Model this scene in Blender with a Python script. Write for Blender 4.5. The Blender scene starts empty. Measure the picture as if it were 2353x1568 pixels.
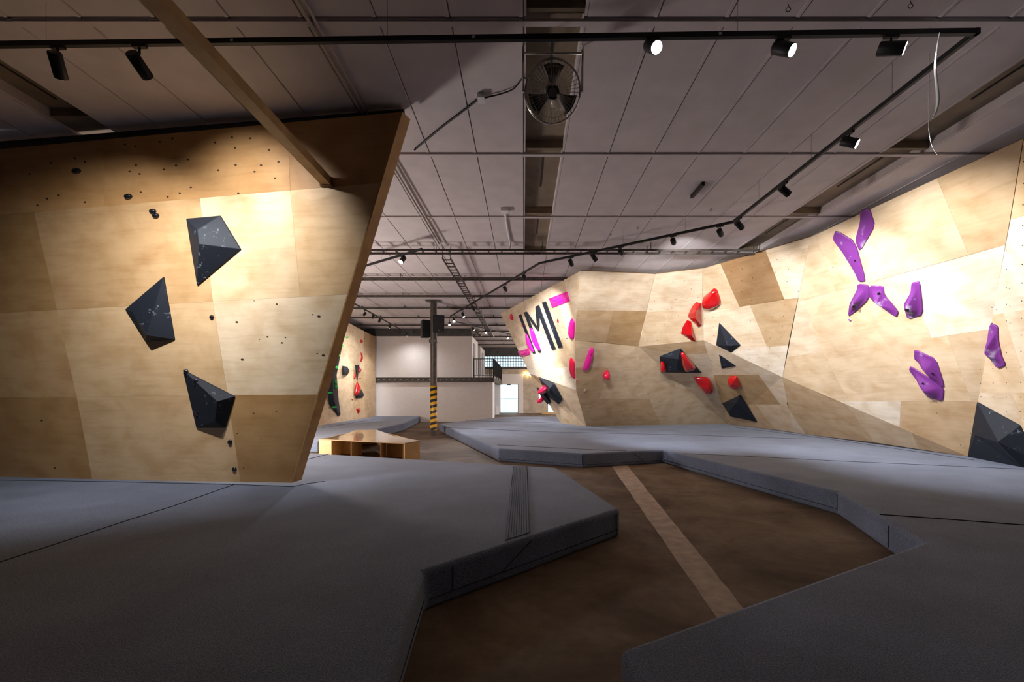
import bpy, bmesh, math, random
import numpy as np
from mathutils import Vector, Matrix
random.seed(7)
S = bpy.context.scene
COL = S.collection
V = Vector
# ------------------------------------------------------------------ camera
CX, CY, F, CZ = 1203.0, 900.0, 1046.0, 1.65
MAT_Z, CEIL = 0.31, 5.07
cam = bpy.data.cameras.new('camera'); co = bpy.data.objects.new('camera', cam); COL.objects.link(co)
cam.sensor_width = 36; cam.lens = 36 * F / 2353
cam.shift_x = -(CX - 1176.5) / 2353; cam.shift_y = (CY - 784) / 2353
cam.clip_start = 0.02
co.location = (0, 0, CZ); co.rotation_euler = (math.pi / 2, 0, 0)
S.camera = co
S.view_settings.view_transform = 'Standard'; S.view_settings.look = 'None'
S.view_settings.exposure = 0; S.view_settings.gamma = 1; S.view_settings.use_curve_mapping = False

def ray(px, py): return V(((px - CX) / F, 1.0, -(py - CY) / F))
EYE = V((0, 0, CZ))
def P(px, py, Y): return EYE + ray(px, py) * Y
def Pz(px, py, z): return P(px, py, (CZ - z) * F / (py - CY))
def mt(px, py, dz=0.0): return Pz(px, py, MAT_Z + dz)

# ------------------------------------------------------------------ materials
def nmat(name):
    m = bpy.data.materials.new(name); m.use_nodes = True
    nt = m.node_tree; b = nt.nodes['Principled BSDF']
    return m, nt, b
def N(nt, t, **kw):
    n = nt.nodes.new(t)
    for k, v in kw.items():
        if k.startswith('i_'):
            n.inputs[k[2:].replace('_', ' ')].default_value = v
        else: setattr(n, k, v)
    return n
def ramp(nt, stops):
    r = nt.nodes.new('ShaderNodeValToRGB'); e = r.color_ramp.elements
    while len(e) > 1: e.remove(e[-1])
    e[0].position, e[0].color = stops[0][0], (*stops[0][1], 1)
    for p, c in stops[1:]:
        x = e.new(p); x.color = (*c, 1)
    return r
def simple(name, col, rough=0.5, metal=0.0, coat=0.0, noise=0.0, scale=20.0, bump=0.0, spec=0.5):
    m, nt, b = nmat(name)
    b.inputs['Base Color'].default_value = (*col, 1); b.inputs['Roughness'].default_value = rough
    b.inputs['Metallic'].default_value = metal; b.inputs['Coat Weight'].default_value = coat
    b.inputs['Specular IOR Level'].default_value = spec
    tc = N(nt, 'ShaderNodeTexCoord')
    nz = N(nt, 'ShaderNodeTexNoise'); nz.inputs['Scale'].default_value = scale; nz.inputs['Detail'].default_value = 5
    nt.links.new(tc.outputs['Object'], nz.inputs['Vector'])
    if noise:
        r = ramp(nt, [(0.3, tuple(c * (1 - noise) for c in col)), (0.7, tuple(min(1, c * (1 + noise)) for c in col))])
        nt.links.new(nz.outputs['Fac'], r.inputs['Fac']); nt.links.new(r.outputs['Color'], b.inputs['Base Color'])
    if bump:
        bp = N(nt, 'ShaderNodeBump'); bp.inputs['Strength'].default_value = bump; bp.inputs['Distance'].default_value = 0.01
        nt.links.new(nz.outputs['Fac'], bp.inputs['Height']); nt.links.new(bp.outputs['Normal'], b.inputs['Normal'])
    return m
def emit(name, col, s):
    m, nt, b = nmat(name)
    b.inputs['Base Color'].default_value = (*col, 1)
    b.inputs['Emission Color'].default_value = (*col, 1); b.inputs['Emission Strength'].default_value = s
    return m

def wood_mat():
    m, nt, b = nmat('birch_plywood')
    uv = N(nt, 'ShaderNodeUVMap')
    oi = N(nt, 'ShaderNodeObjectInfo')
    def noise(sx, sy, sc, det, dist=0.0):
        mp = N(nt, 'ShaderNodeMapping'); mp.inputs['Scale'].default_value = (sx, sy, 1)
        nt.links.new(uv.outputs['UV'], mp.inputs['Vector'])
        n = N(nt, 'ShaderNodeTexNoise'); n.inputs['Scale'].default_value = sc; n.inputs['Detail'].default_value = det
        n.inputs['Distortion'].default_value = dist
        nt.links.new(mp.outputs['Vector'], n.inputs['Vector']); return n
    g1 = noise(0.55, 5.0, 3.0, 6, 0.6)      # long grain
    g2 = noise(1.0, 1.3, 2.2, 4, 0.4)       # blotches
    g3 = noise(3.0, 60.0, 4.0, 3, 0.0)      # fine fibre
    r1 = ramp(nt, [(0.25, (0.89, 0.865, 0.83)), (0.5, (1, 1, 1)), (0.8, (1.05, 1.05, 1.06))])
    r2 = ramp(nt, [(0.30, (0.84, 0.77, 0.68)), (0.55, (1, 1, 1)), (0.8, (1.1, 1.12, 1.15))])
    r3 = ramp(nt, [(0.3, (0.94, 0.93, 0.92)), (0.6, (1, 1, 1))])
    nt.links.new(g1.outputs['Fac'], r1.inputs['Fac']); nt.links.new(g2.outputs['Fac'], r2.inputs['Fac']); nt.links.new(g3.outputs['Fac'], r3.inputs['Fac'])
    c = oi.outputs['Color']
    for r in (r1, r2, r3):
        mx = N(nt, 'ShaderNodeMix', data_type='RGBA', blend_type='MULTIPLY'); mx.inputs[0].default_value = 1
        nt.links.new(c, mx.inputs[6]); nt.links.new(r.outputs['Color'], mx.inputs[7]); c = mx.outputs[2]
    nt.links.new(c, b.inputs['Base Color'])
    b.inputs['Roughness'].default_value = 0.48; b.inputs['Specular IOR Level'].default_value = 0.35
    return m
def carpet_mat():
    m, nt, b = nmat('heather_grey_carpet')
    tc = N(nt, 'ShaderNodeTexCoord')
    n1 = N(nt, 'ShaderNodeTexNoise'); n1.inputs['Scale'].default_value = 190; n1.inputs['Detail'].default_value = 3
    n2 = N(nt, 'ShaderNodeTexNoise'); n2.inputs['Scale'].default_value = 1.6; n2.inputs['Detail'].default_value = 5
    n3 = N(nt, 'ShaderNodeTexNoise'); n3.inputs['Scale'].default_value = 55; n3.inputs['Detail'].default_value = 3
    for n in (n1, n2, n3): nt.links.new(tc.outputs['Object'], n.inputs['Vector'])
    r = ramp(nt, [(0.33, (0.064, 0.078, 0.112)), (0.5, (0.140, 0.165, 0.232)), (0.68, (0.30, 0.34, 0.46))])
    nt.links.new(n1.outputs['Fac'], r.inputs['Fac'])
    r2 = ramp(nt, [(0.3, (0.82, 0.82, 0.82)), (0.7, (1.1, 1.1, 1.1))])
    nt.links.new(n2.outputs['Fac'], r2.inputs['Fac'])
    mx = N(nt, 'ShaderNodeMix', data_type='RGBA', blend_type='MULTIPLY'); mx.inputs[0].default_value = 1
    nt.links.new(r.outputs['Color'], mx.inputs[6]); nt.links.new(r2.outputs['Color'], mx.inputs[7])
    nt.links.new(mx.outputs[2], b.inputs['Base Color'])
    b.inputs['Roughness'].default_value = 0.95; b.inputs['Specular IOR Level'].default_value = 0.1
    b.inputs['Sheen Weight'].default_value = 0.15
    bp = N(nt, 'ShaderNodeBump'); bp.inputs['Strength'].default_value = 0.35; bp.inputs['Distance'].default_value = 0.006
    nt.links.new(n3.outputs['Fac'], bp.inputs['Height']); nt.links.new(bp.outputs['Normal'], b.inputs['Normal'])
    return m
def volume_mat():
    m, nt, b = nmat('black_volume_with_chalk')
    tc = N(nt, 'ShaderNodeTexCoord')
    n1 = N(nt, 'ShaderNodeTexNoise'); n1.inputs['Scale'].default_value = 11; n1.inputs['Detail'].default_value = 8; n1.inputs['Roughness'].default_value = 0.75
    n2 = N(nt, 'ShaderNodeTexNoise'); n2.inputs['Scale'].default_value = 2.6; n2.inputs['Detail'].default_value = 2
    for n in (n1, n2): nt.links.new(tc.outputs['Object'], n.inputs['Vector'])
    r1 = ramp(nt, [(0.585, (0, 0, 0)), (0.68, (1, 1, 1))]); r2 = ramp(nt, [(0.50, (0, 0, 0)), (0.66, (1, 1, 1))])
    nt.links.new(n1.outputs['Fac'], r1.inputs['Fac']); nt.links.new(n2.outputs['Fac'], r2.inputs['Fac'])
    mu = N(nt, 'ShaderNodeMath', operation='MULTIPLY'); nt.links.new(r1.outputs['Color'], mu.inputs[0]); nt.links.new(r2.outputs['Color'], mu.inputs[1])
    mx = N(nt, 'ShaderNodeMix', data_type='RGBA'); mx.inputs[6].default_value = (0.012, 0.015, 0.022, 1); mx.inputs[7].default_value = (0.36, 0.40, 0.48, 1)
    nt.links.new(mu.outputs[0], mx.inputs[0]); nt.links.new(mx.outputs[2], b.inputs['Base Color'])
    b.inputs['Roughness'].default_value = 0.6; b.inputs['Specular IOR Level'].default_value = 0.28
    bp = N(nt, 'ShaderNodeBump'); bp.inputs['Strength'].default_value = 0.2; bp.inputs['Distance'].default_value = 0.003
    n4 = N(nt, 'ShaderNodeTexNoise'); n4.inputs['Scale'].default_value = 160
    nt.links.new(tc.outputs['Object'], n4.inputs['Vector']); nt.links.new(n4.outputs['Fac'], bp.inputs['Height']); nt.links.new(bp.outputs['Normal'], b.inputs['Normal'])
    return m
def hold_mat(name, col, rough, chalk=(0.8, 0.8, 0.85), amt=0.68, coat=0.0):
    m, nt, b = nmat(name)
    tc = N(nt, 'ShaderNodeTexCoord')
    n1 = N(nt, 'ShaderNodeTexNoise'); n1.inputs['Scale'].default_value = 5; n1.inputs['Detail'].default_value = 6
    nt.links.new(tc.outputs['Object'], n1.inputs['Vector'])
    r = ramp(nt, [(amt, (0, 0, 0)), (amt + 0.16, (0.7, 0.7, 0.7))]); nt.links.new(n1.outputs['Fac'], r.inputs['Fac'])
    mx = N(nt, 'ShaderNodeMix', data_type='RGBA'); mx.inputs[6].default_value = (*col, 1); mx.inputs[7].default_value = (*chalk, 1)
    nt.links.new(r.outputs['Color'], mx.inputs[0]); nt.links.new(mx.outputs[2], b.inputs['Base Color'])
    b.inputs['Roughness'].default_value = rough; b.inputs['Coat Weight'].default_value = coat; b.inputs['Coat Roughness'].default_value = 0.08
    return m
def floor_mat():
    m, nt, b = nmat('stained_concrete_floor')
    tc = N(nt, 'ShaderNodeTexCoord')
    n1 = N(nt, 'ShaderNodeTexNoise'); n1.inputs['Scale'].default_value = 0.9; n1.inputs['Detail'].default_value = 8; n1.inputs['Roughness'].default_value = 0.6; n1.inputs['Distortion'].default_value = 0.5
    n2 = N(nt, 'ShaderNodeTexNoise'); n2.inputs['Scale'].default_value = 9; n2.inputs['Detail'].default_value = 8; n2.inputs['Roughness'].default_value = 0.7
    for n in (n1, n2): nt.links.new(tc.outputs['Object'], n.inputs['Vector'])
    r = ramp(nt, [(0.3, (0.075, 0.048, 0.030)), (0.5, (0.16, 0.108, 0.070)), (0.72, (0.25, 0.185, 0.13))])
    nt.links.new(n1.outputs['Fac'], r.inputs['Fac'])
    r2 = ramp(nt, [(0.3, (0.8, 0.8, 0.8)), (0.66, (1.05, 1.05, 1.05)), (0.78, (1.9, 1.7, 1.4))]); nt.links.new(n2.outputs['Fac'], r2.inputs['Fac'])
    mx = N(nt, 'ShaderNodeMix', data_type='RGBA', blend_type='MULTIPLY'); mx.inputs[0].default_value = 1
    nt.links.new(r.outputs['Color'], mx.inputs[6]); nt.links.new(r2.outputs['Color'], mx.inputs[7]); nt.links.new(mx.outputs[2], b.inputs['Base Color'])
    b.inputs['Roughness'].default_value = 0.75; b.inputs['Specular IOR Level'].default_value = 0.15
    return m
def tape_mat():
    m, nt, b = nmat('yellow_black_hazard_tape')
    tc = N(nt, 'ShaderNodeTexCoord'); sx = N(nt, 'ShaderNodeSeparateXYZ'); nt.links.new(tc.outputs['Object'], sx.inputs[0])
    a = N(nt, 'ShaderNodeMath', operation='MULTIPLY'); a.inputs[1].default_value = -0.25; nt.links.new(sx.outputs['X'], a.inputs[0])
    s = N(nt, 'ShaderNodeMath', operation='ADD'); nt.links.new(sx.outputs['Z'], s.inputs[0]); nt.links.new(a.outputs[0], s.inputs[1])
    d = N(nt, 'ShaderNodeMath', operation='MULTIPLY'); d.inputs[1].default_value = 1 / 0.212; nt.links.new(s.outputs[0], d.inputs[0])
    fr = N(nt, 'ShaderNodeMath', operation='FRACT'); nt.links.new(d.outputs[0], fr.inputs[0])
    g = N(nt, 'ShaderNodeMath', operation='GREATER_THAN'); g.inputs[1].default_value = 0.48; nt.links.new(fr.outputs[0], g.inputs[0])
    mx = N(nt, 'ShaderNodeMix', data_type='RGBA'); mx.inputs[6].default_value = (0.02, 0.02, 0.02, 1); mx.inputs[7].default_value = (0.72, 0.36, 0.015, 1)
    nt.links.new(g.outputs[0], mx.inputs[0]); nt.links.new(mx.outputs[2], b.inputs['Base Color']); b.inputs['Roughness'].default_value = 0.45
    return m
def glass_block_mat():
    m, nt, b = nmat('glass_block_panes')
    nt.nodes.remove(b)
    out = nt.nodes['Material Output']
    g = N(nt, 'ShaderNodeBsdfGlossy'); g.inputs['Roughness'].default_value = 0.2
    t = N(nt, 'ShaderNodeBsdfTranslucent'); t.inputs['Color'].default_value = (0.85, 0.95, 1, 1)
    tr = N(nt, 'ShaderNodeBsdfTransparent'); tr.inputs['Color'].default_value = (0.8, 0.93, 1, 1)
    a = N(nt, 'ShaderNodeMixShader'); a.inputs[0].default_value = 0.5; nt.links.new(t.outputs[0], a.inputs[1]); nt.links.new(tr.outputs[0], a.inputs[2])
    c = N(nt, 'ShaderNodeMixShader'); c.inputs[0].default_value = 0.08; nt.links.new(a.outputs[0], c.inputs[1]); nt.links.new(g.outputs[0], c.inputs[2])
    nt.links.new(c.outputs[0], out.inputs['Surface'])
    return m
def clear_glass_mat():
    m, nt, b = nmat('clear_door_glass')
    nt.nodes.remove(b)
    out = nt.nodes['Material Output']
    g = N(nt, 'ShaderNodeBsdfGlossy'); g.inputs['Roughness'].default_value = 0.02
    tr = N(nt, 'ShaderNodeBsdfTransparent'); tr.inputs['Color'].default_value = (0.93, 0.98, 1, 1)
    c = N(nt, 'ShaderNodeMixShader'); c.inputs[0].default_value = 0.07; nt.links.new(tr.outputs[0], c.inputs[1]); nt.links.new(g.outputs[0], c.inputs[2])
    nt.links.new(c.outputs[0], out.inputs['Surface'])
    return m

M = dict(
    wood=wood_mat(), carpet=carpet_mat(), vol=volume_mat(), floor=floor_mat(), tape=tape_mat(),
    gblock=glass_block_mat(), glass=clear_glass_mat(),
    seam=simple('black_seam_piping', (0.008, 0.008, 0.010), 0.9),
    strap=simple('dark_ribbed_carpet', (0.115, 0.13, 0.175), 0.95, noise=0.3, scale=120),
    frame=simple('plywood_backing', (0.22, 0.13, 0.06), 0.7, noise=0.2, scale=6),
    edge=simple('plywood_edge_board', (0.56, 0.31, 0.10), 0.55, noise=0.18, scale=5),
    beam=simple('spruce_beam', (0.50, 0.31, 0.13), 0.6, noise=0.22, scale=3.5),
    knot=simple('dark_knot', (0.05, 0.022, 0.008), 0.7),
    hole=simple('bolt_hole', (0.02, 0.017, 0.015), 0.8),
    black=simple('matt_black_metal', (0.012, 0.012, 0.013), 0.5, spec=0.3),
    speaker=simple('black_speaker_cabinet', (0.006, 0.006, 0.007), 0.6, spec=0.3),
    ceil=simple('painted_ceiling_panel', (0.66, 0.585, 0.575), 0.85, noise=0.06, scale=3, bump=0.04),
    gap=simple('dark_ceiling_gap', (0.03, 0.026, 0.024), 0.9),
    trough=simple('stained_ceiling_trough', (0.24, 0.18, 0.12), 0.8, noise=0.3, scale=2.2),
    white=simple('white_plaster', (0.80, 0.73, 0.68), 0.85, noise=0.03, scale=8, bump=0.05),
    concrete=simple('stained_concrete_wall', (0.50, 0.41, 0.31), 0.85, noise=0.22, scale=2.6, bump=0.1),
    darkconc=simple('dark_concrete', (0.075, 0.07, 0.066), 0.85, noise=0.25, scale=3),
    grey=simple('lavender_grey_wall', (0.36, 0.36, 0.42), 0.8, noise=0.05, scale=4),
    steel=simple('dark_rusty_steel', (0.085, 0.07, 0.058), 0.55, metal=0.5, noise=0.3, scale=9),
    galv=simple('galvanised_steel', (0.30, 0.28, 0.26), 0.45, metal=0.6, noise=0.25, scale=12),
    chrome=simple('chrome_wire', (0.55, 0.53, 0.50), 0.25, metal=1.0),
    conduit=simple('painted_conduit', (0.42, 0.36, 0.34), 0.6, noise=0.1, scale=10),
    plastic=simple('white_plastic', (0.78, 0.76, 0.75), 0.45, noise=0.02),
    stripe=simple('pale_concrete_strip', (0.40, 0.30, 0.23), 0.75, noise=0.22, scale=7, bump=0.1),
    red=hold_mat('glossy_red_resin', (0.46, 0.002, 0.003), 0.18, amt=0.72, coat=0.6),
    pink=hold_mat('glossy_pink_resin', (0.85, 0.015, 0.33), 0.2, amt=0.78, coat=0.5),
    crimson=hold_mat('glossy_crimson_resin', (0.80, 0.008, 0.06), 0.22, amt=0.8, coat=0.4),
    purple=hold_mat('matt_purple_resin', (0.175, 0.028, 0.215), 0.5, chalk=(0.6, 0.58, 0.72), amt=0.60),
    green=hold_mat('glossy_green_resin', (0.02, 0.50, 0.09), 0.3, amt=0.75),
    knob=simple('black_knob_resin', (0.008, 0.009, 0.012), 0.25, coat=0.3),
    woodknob=simple('wooden_knob', (0.50, 0.36, 0.22), 0.5, noise=0.1),
    bolt=simple('dark_bolt_and_hollow_shade', (0.02, 0.015, 0.02), 0.4, metal=0.5),
    lens_on=emit('lit_lamp_lens', (1.0, 0.97, 0.95), 45.0),
    lens_dim=emit('lit_lamp_lens_edge', (0.92, 0.95, 1.0), 8.0),
    led=emit('tiny_white_led', (1, 0.98, 0.95), 25.0),
    warm=emit('warm_wall_lamp_bulb', (1.0, 0.72, 0.30), 30.0),
    grass=simple('pale_grass', (0.50, 0.56, 0.42), 0.9, noise=0.2, scale=1),
    teal=simple('fence_paint', (0.25, 0.42, 0.42), 0.6),
    benchwood=simple('laminated_birch_bench', (0.48, 0.31, 0.15), 0.14, noise=0.1, scale=4, coat=0.7),
    benchside=simple('birch_bench_side', (0.62, 0.40, 0.18), 0.45, noise=0.12, scale=5),
)

# ------------------------------------------------------------------ mesh helpers
def link(name, bm, mats, parent=None, origin=None, smooth=False, local=False):
    me = bpy.data.meshes.new(name)
    if origin is not None: bmesh.ops.translate(bm, verts=bm.verts, vec=-V(origin))
    bm.to_mesh(me); bm.free()
    for m in (mats if isinstance(mats, (list, tuple)) else [mats]): me.materials.append(m)
    if smooth:
        for p in me.polygons: p.use_smooth = True
    o = bpy.data.objects.new(name, me); COL.objects.link(o)
    if origin is not None: o.location = origin
    if parent is not None:
        o.parent = parent
        if parent.type == 'MESH' or parent.type == 'EMPTY':
            pw = V((0, 0, 0)); q = parent
            while q is not None: pw += q.location; q = q.parent
            o.location = V(o.location) - pw if origin is not None or not local else V((0, 0, 0))
    return o
def empty(name, loc):
    o = bpy.data.objects.new(name, None); COL.objects.link(o); o.location = loc; o.empty_display_size = 0.1
    return o
def tag(o, label, cat, group=None, kind=None):
    if label: o['label'] = label
    if cat: o['category'] = cat
    if group: o['group'] = group
    if kind: o['kind'] = kind
    return o
def struct(o): o['kind'] = 'structure'; return o
def box(bm, a, b, mi=0):
    x0, y0, z0 = a; x1, y1, z1 = b
    vs = [bm.verts.new(c) for c in ((x0,y0,z0),(x1,y0,z0),(x1,y1,z0),(x0,y1,z0),(x0,y0,z1),(x1,y0,z1),(x1,y1,z1),(x0,y1,z1))]
    for f in ((0,3,2,1),(4,5,6,7),(0,1,5,4),(1,2,6,5),(2,3,7,6),(3,0,4,7)):
        fc = bm.faces.new([vs[i] for i in f]); fc.material_index = mi
def bm_box(a, b):
    bm = bmesh.new(); box(bm, a, b); return bm
def basis(d):
    d = d.normalized(); u = d.cross(V((0, 0, 1)))
    if u.length < 1e-3: u = d.cross(V((1, 0, 0)))
    u.normalize(); return u, d.cross(u).normalized()
def obox(bm, p0, p1, w, h, mi=0):
    """bar from p0 to p1, w wide (horizontal), h tall"""
    p0, p1 = V(p0), V(p1); u, v = basis(p1 - p0); vs = []
    for p in (p0, p1):
        for a, b in ((-1,-1),(1,-1),(1,1),(-1,1)): vs.append(bm.verts.new(p + u * a * w / 2 + v * b * h / 2))
    for f in ((3,2,1,0),(4,5,6,7),(0,1,5,4),(1,2,6,5),(2,3,7,6),(3,0,4,7)):
        fc = bm.faces.new([vs[i] for i in f]); fc.material_index = mi
def tube(bm, pts, r, n=8, closed=False, mi=0):
    pts = [V(p) for p in pts]; rings = []; L = len(pts)
    for i, p in enumerate(pts):
        if closed: d = pts[(i + 1) % L] - pts[i - 1]
        else: d = pts[min(i + 1, L - 1)] - pts[max(i - 1, 0)]
        u, v = basis(d); rr = r[i] if isinstance(r, (list, tuple)) else r
        rings.append([bm.verts.new(p + (u * math.cos(2 * math.pi * k / n) + v * math.sin(2 * math.pi * k / n)) * rr) for k in range(n)])
    for i in range(L if closed else L - 1):
        a, b = rings[i], rings[(i + 1) % L]
        for k in range(n):
            f = bm.faces.new((a[k], a[(k + 1) % n], b[(k + 1) % n], b[k])); f.material_index = mi; f.smooth = True
    if not closed:
        f = bm.faces.new(rings[0]); f.material_index = mi; f = bm.faces.new(rings[-1][::-1]); f.material_index = mi
def bevel(o, w, seg=2, ang=30):
    b = o.modifiers.new('bevel', 'BEVEL'); b.width = w; b.segments = seg; b.limit_method = 'ANGLE'; b.angle_limit = math.radians(ang)
    return o
def smooth_pts(pts, n=6):
    out = []; L = len(pts)
    for i in range(L - 1):
        p0, p1, p2, p3 = pts[max(i-1,0)], pts[i], pts[i+1], pts[min(i+2,L-1)]
        for k in range(n):
            t = k / n
            out.append(0.5 * ((2*p1) + (p2-p0)*t + (2*p0-5*p1+4*p2-p3)*t*t + (3*p1-p0-3*p2+p3)*t**3))
    out.append(pts[-1]); return out

# ------------------------------------------------------------------ facets (flat faces of the climbing walls)
class Facet:
    """one flat (or slightly folded) face of a climbing wall; corners are (px, py, 1/distance)"""
    def __init__(s, tris):
        s.t = []; s.corners = []; nn = V()
        for t in tris:
            A = np.array([[1, p[0], p[1]] for p in t]); w = np.array([p[2] for p in t])
            c = np.linalg.lstsq(A, w, rcond=None)[0]
            B = np.linalg.inv(np.array([[1, p[0], p[1]] for p in t[:3]]).T) if len(t) == 3 else None
            s.t.append((c, B)); s.corners.append([(p[0], p[1]) for p in t])
            q = [P(p[0], p[1], 1 / p[2]) for p in t[:3]]; n = (q[1] - q[0]).cross(q[2] - q[0])
            if n.dot(EYE - q[0]) < 0: n = -n
            nn += n
        s.n = nn.normalized()
        s.h = V((0, 0, 1)).cross(s.n).normalized(); s.v = s.n.cross(s.h)
        s.p0 = s.on(tris[0][0][0], tris[0][0][1])
    def w(s, px, py):
        best = None
        for c, B in s.t:
            m = 0 if B is None else min(B @ np.array([1, px, py]))
            if best is None or m > best[0]: best = (m, c)
        c = best[1]; return float(c[0] + c[1] * px + c[2] * py)
    def on(s, px, py): return P(px, py, 1 / s.w(px, py))
    def at(s, px, py, h):
        p = s.on(px, py); r = ray(px, py); return p + r * (h / r.dot(s.n))
    def pxm(s, px, py): return F * s.w(px, py)       # pixels per metre there
wm = lambda px, py: (py - CY) / ((CZ - MAT_Z) * F)   # 1/distance on the mat
wt = lambda px, py, z=4.92: (CY - py) / ((z - CZ) * F)
def TP(px, py): return (px, py, wt(px, py))
def MP(px, py): return (px, py, wm(px, py))
def XP(fc, px, py): return (px, py, fc.w(px, py))
LW = Facet([[TP(0,343), TP(925,257), MP(672,1110), MP(0,1100)]])
vr, vs_, vp, vm, vj, vb, va = TP(2353,318), MP(2225,1050), TP(1862,545), TP(1614,618), TP(1505,631), TP(1334,623), TP(1150,721)
G = Facet([[vp, vr, vs_]]); vq = (1798, 867, 1 / 12.6)
G = Facet([[vp, vr, vs_], [vp, vs_, vq]])
Ft = Facet([[vm, vp, vq]]); vn = XP(Ft, 1617, 782)
D = Facet([[vj, vm, vn]]); vk = XP(D, 1467, 797)
C = Facet([[vb, vj, vk]]); ve = XP(C, 1321, 783)
A_ = Facet([[va, vb, ve]]); vg = XP(A_, 1217, 859)
vh, vi, vl, vo, vt = MP(1347,980), MP(1289,973), MP(1519,977), MP(1671,975), MP(1852,999)
t_ = Facet([[ve, vk, vl, vh]]); vf = (1324, 897, (t_.w(1324,897) + A_.w(1324,897)) / 2)
A = Facet([[va, vb, ve], [va, ve, vf], [va, vf, vg]])
B = Facet([[vg, vf, vh], [vg, vh, vi]])
t2_ = Facet([[vk, vn, vo, vl]]); vx = (1473, 875, (t_.w(1473,875) + t2_.w(1473,875)) / 2)
C2 = Facet([[ve, vk, vf], [vk, vx, vf], [vx, vl, vf], [vf, vl, vh]])
D2 = Facet([[vk, vn, vo], [vk, vo, vx], [vx, vo, vl]])
J = Facet([[vn, vq, vo], [vq, vt, vo], [vq, vs_, vt]])
vu, vv = MP(2500,1103), TP(2500,250)
H = Facet([[vr, vs_, vu], [vr, vu, vv]])
FL = Facet([[MP(863,957), MP(724,980), (863,775,wm(863,957)), (724,700,wm(724,980))]])

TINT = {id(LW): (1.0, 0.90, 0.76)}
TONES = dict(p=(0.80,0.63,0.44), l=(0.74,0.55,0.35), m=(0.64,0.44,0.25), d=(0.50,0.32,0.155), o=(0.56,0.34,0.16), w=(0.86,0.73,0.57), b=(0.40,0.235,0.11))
def clip(poly, tri):
    """Sutherland-Hodgman: part of a panel outline lying on one triangle of a facet"""
    ar = sum(tri[i][0] * tri[(i+1) % 3][1] - tri[(i+1) % 3][0] * tri[i][1] for i in range(3))
    if ar < 0: tri = tri[::-1]
    out = [tuple(p) for p in poly]
    for i in range(3):
        (ax, ay), (bx, by) = tri[i], tri[(i+1) % 3]; inp, out = out, []
        sd = lambda p: (bx - ax) * (p[1] - ay) - (by - ay) * (p[0] - ax)
        for k in range(len(inp)):
            p, q = inp[k - 1], inp[k]; dp, dq = sd(p), sd(q)
            if (dp >= -1e-6) != (dq >= -1e-6):
                t = dp / (dp - dq); out.append((p[0] + (q[0] - p[0]) * t, p[1] + (q[1] - p[1]) * t))
            if dq >= -1e-6: out.append(q)
        if not out: return []
    return out
def sheet(fc, poly, off, thick):
    """plate following the facet (folds included): front at -off, back at -(off+thick)"""
    bm = bmesh.new(); reg = {}
    def vert(p):
        k = (round(p[0], 2), round(p[1], 2))
        if k not in reg: reg[k] = bm.verts.new(fc.on(*p) - fc.n * off)
        return reg[k]
    pieces = [list(poly)] if len(fc.t) == 1 else []
    if not pieces:
        # folded facet: grow the outer edges a little so that outlines on the border survive the cut
        for tri in fc.corners:
            c = clip(poly, tri)
            if len(c) >= 3: pieces.append(c)
    fronts = []
    for pc in pieces:
        vs = []
        for p in pc:
            v = vert(p)
            if v not in vs: vs.append(v)
        if len(vs) < 3: continue
        try: f = bm.faces.new(vs)
        except ValueError: continue
        f.normal_update()
        if f.normal.dot(fc.n) < 0: f.normal_flip()
        if f.calc_area() < 1e-5: bm.faces.remove(f); continue
        fronts.append(f)
    for v in [v for v in bm.verts if not v.link_faces]: bm.verts.remove(v)
    vmap = {v: bm.verts.new(v.co - fc.n * thick) for v in list(bm.verts)}
    bnd = [e for e in bm.edges if len(e.link_faces) == 1]
    ed = [(e.verts[0], e.verts[1]) for e in bnd]
    for f in list(fronts): bm.faces.new([vmap[v] for v in reversed(f.verts)])
    for a, b in ed:
        try: bm.faces.new((a, vmap[a], vmap[b], b))
        except ValueError: pass
    bmesh.ops.recalc_face_normals(bm, faces=bm.faces)
    return bm
def shrink(fc, poly, mm):
    cx = sum(p[0] for p in poly) / len(poly); cy = sum(p[1] for p in poly) / len(poly); out = []
    for x, y in poly:
        d = math.hypot(x - cx, y - cy); k = 1 - mm * fc.pxm(x, y) / d; out.append((cx + (x - cx) * k, cy + (y - cy) * k))
    return out
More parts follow.
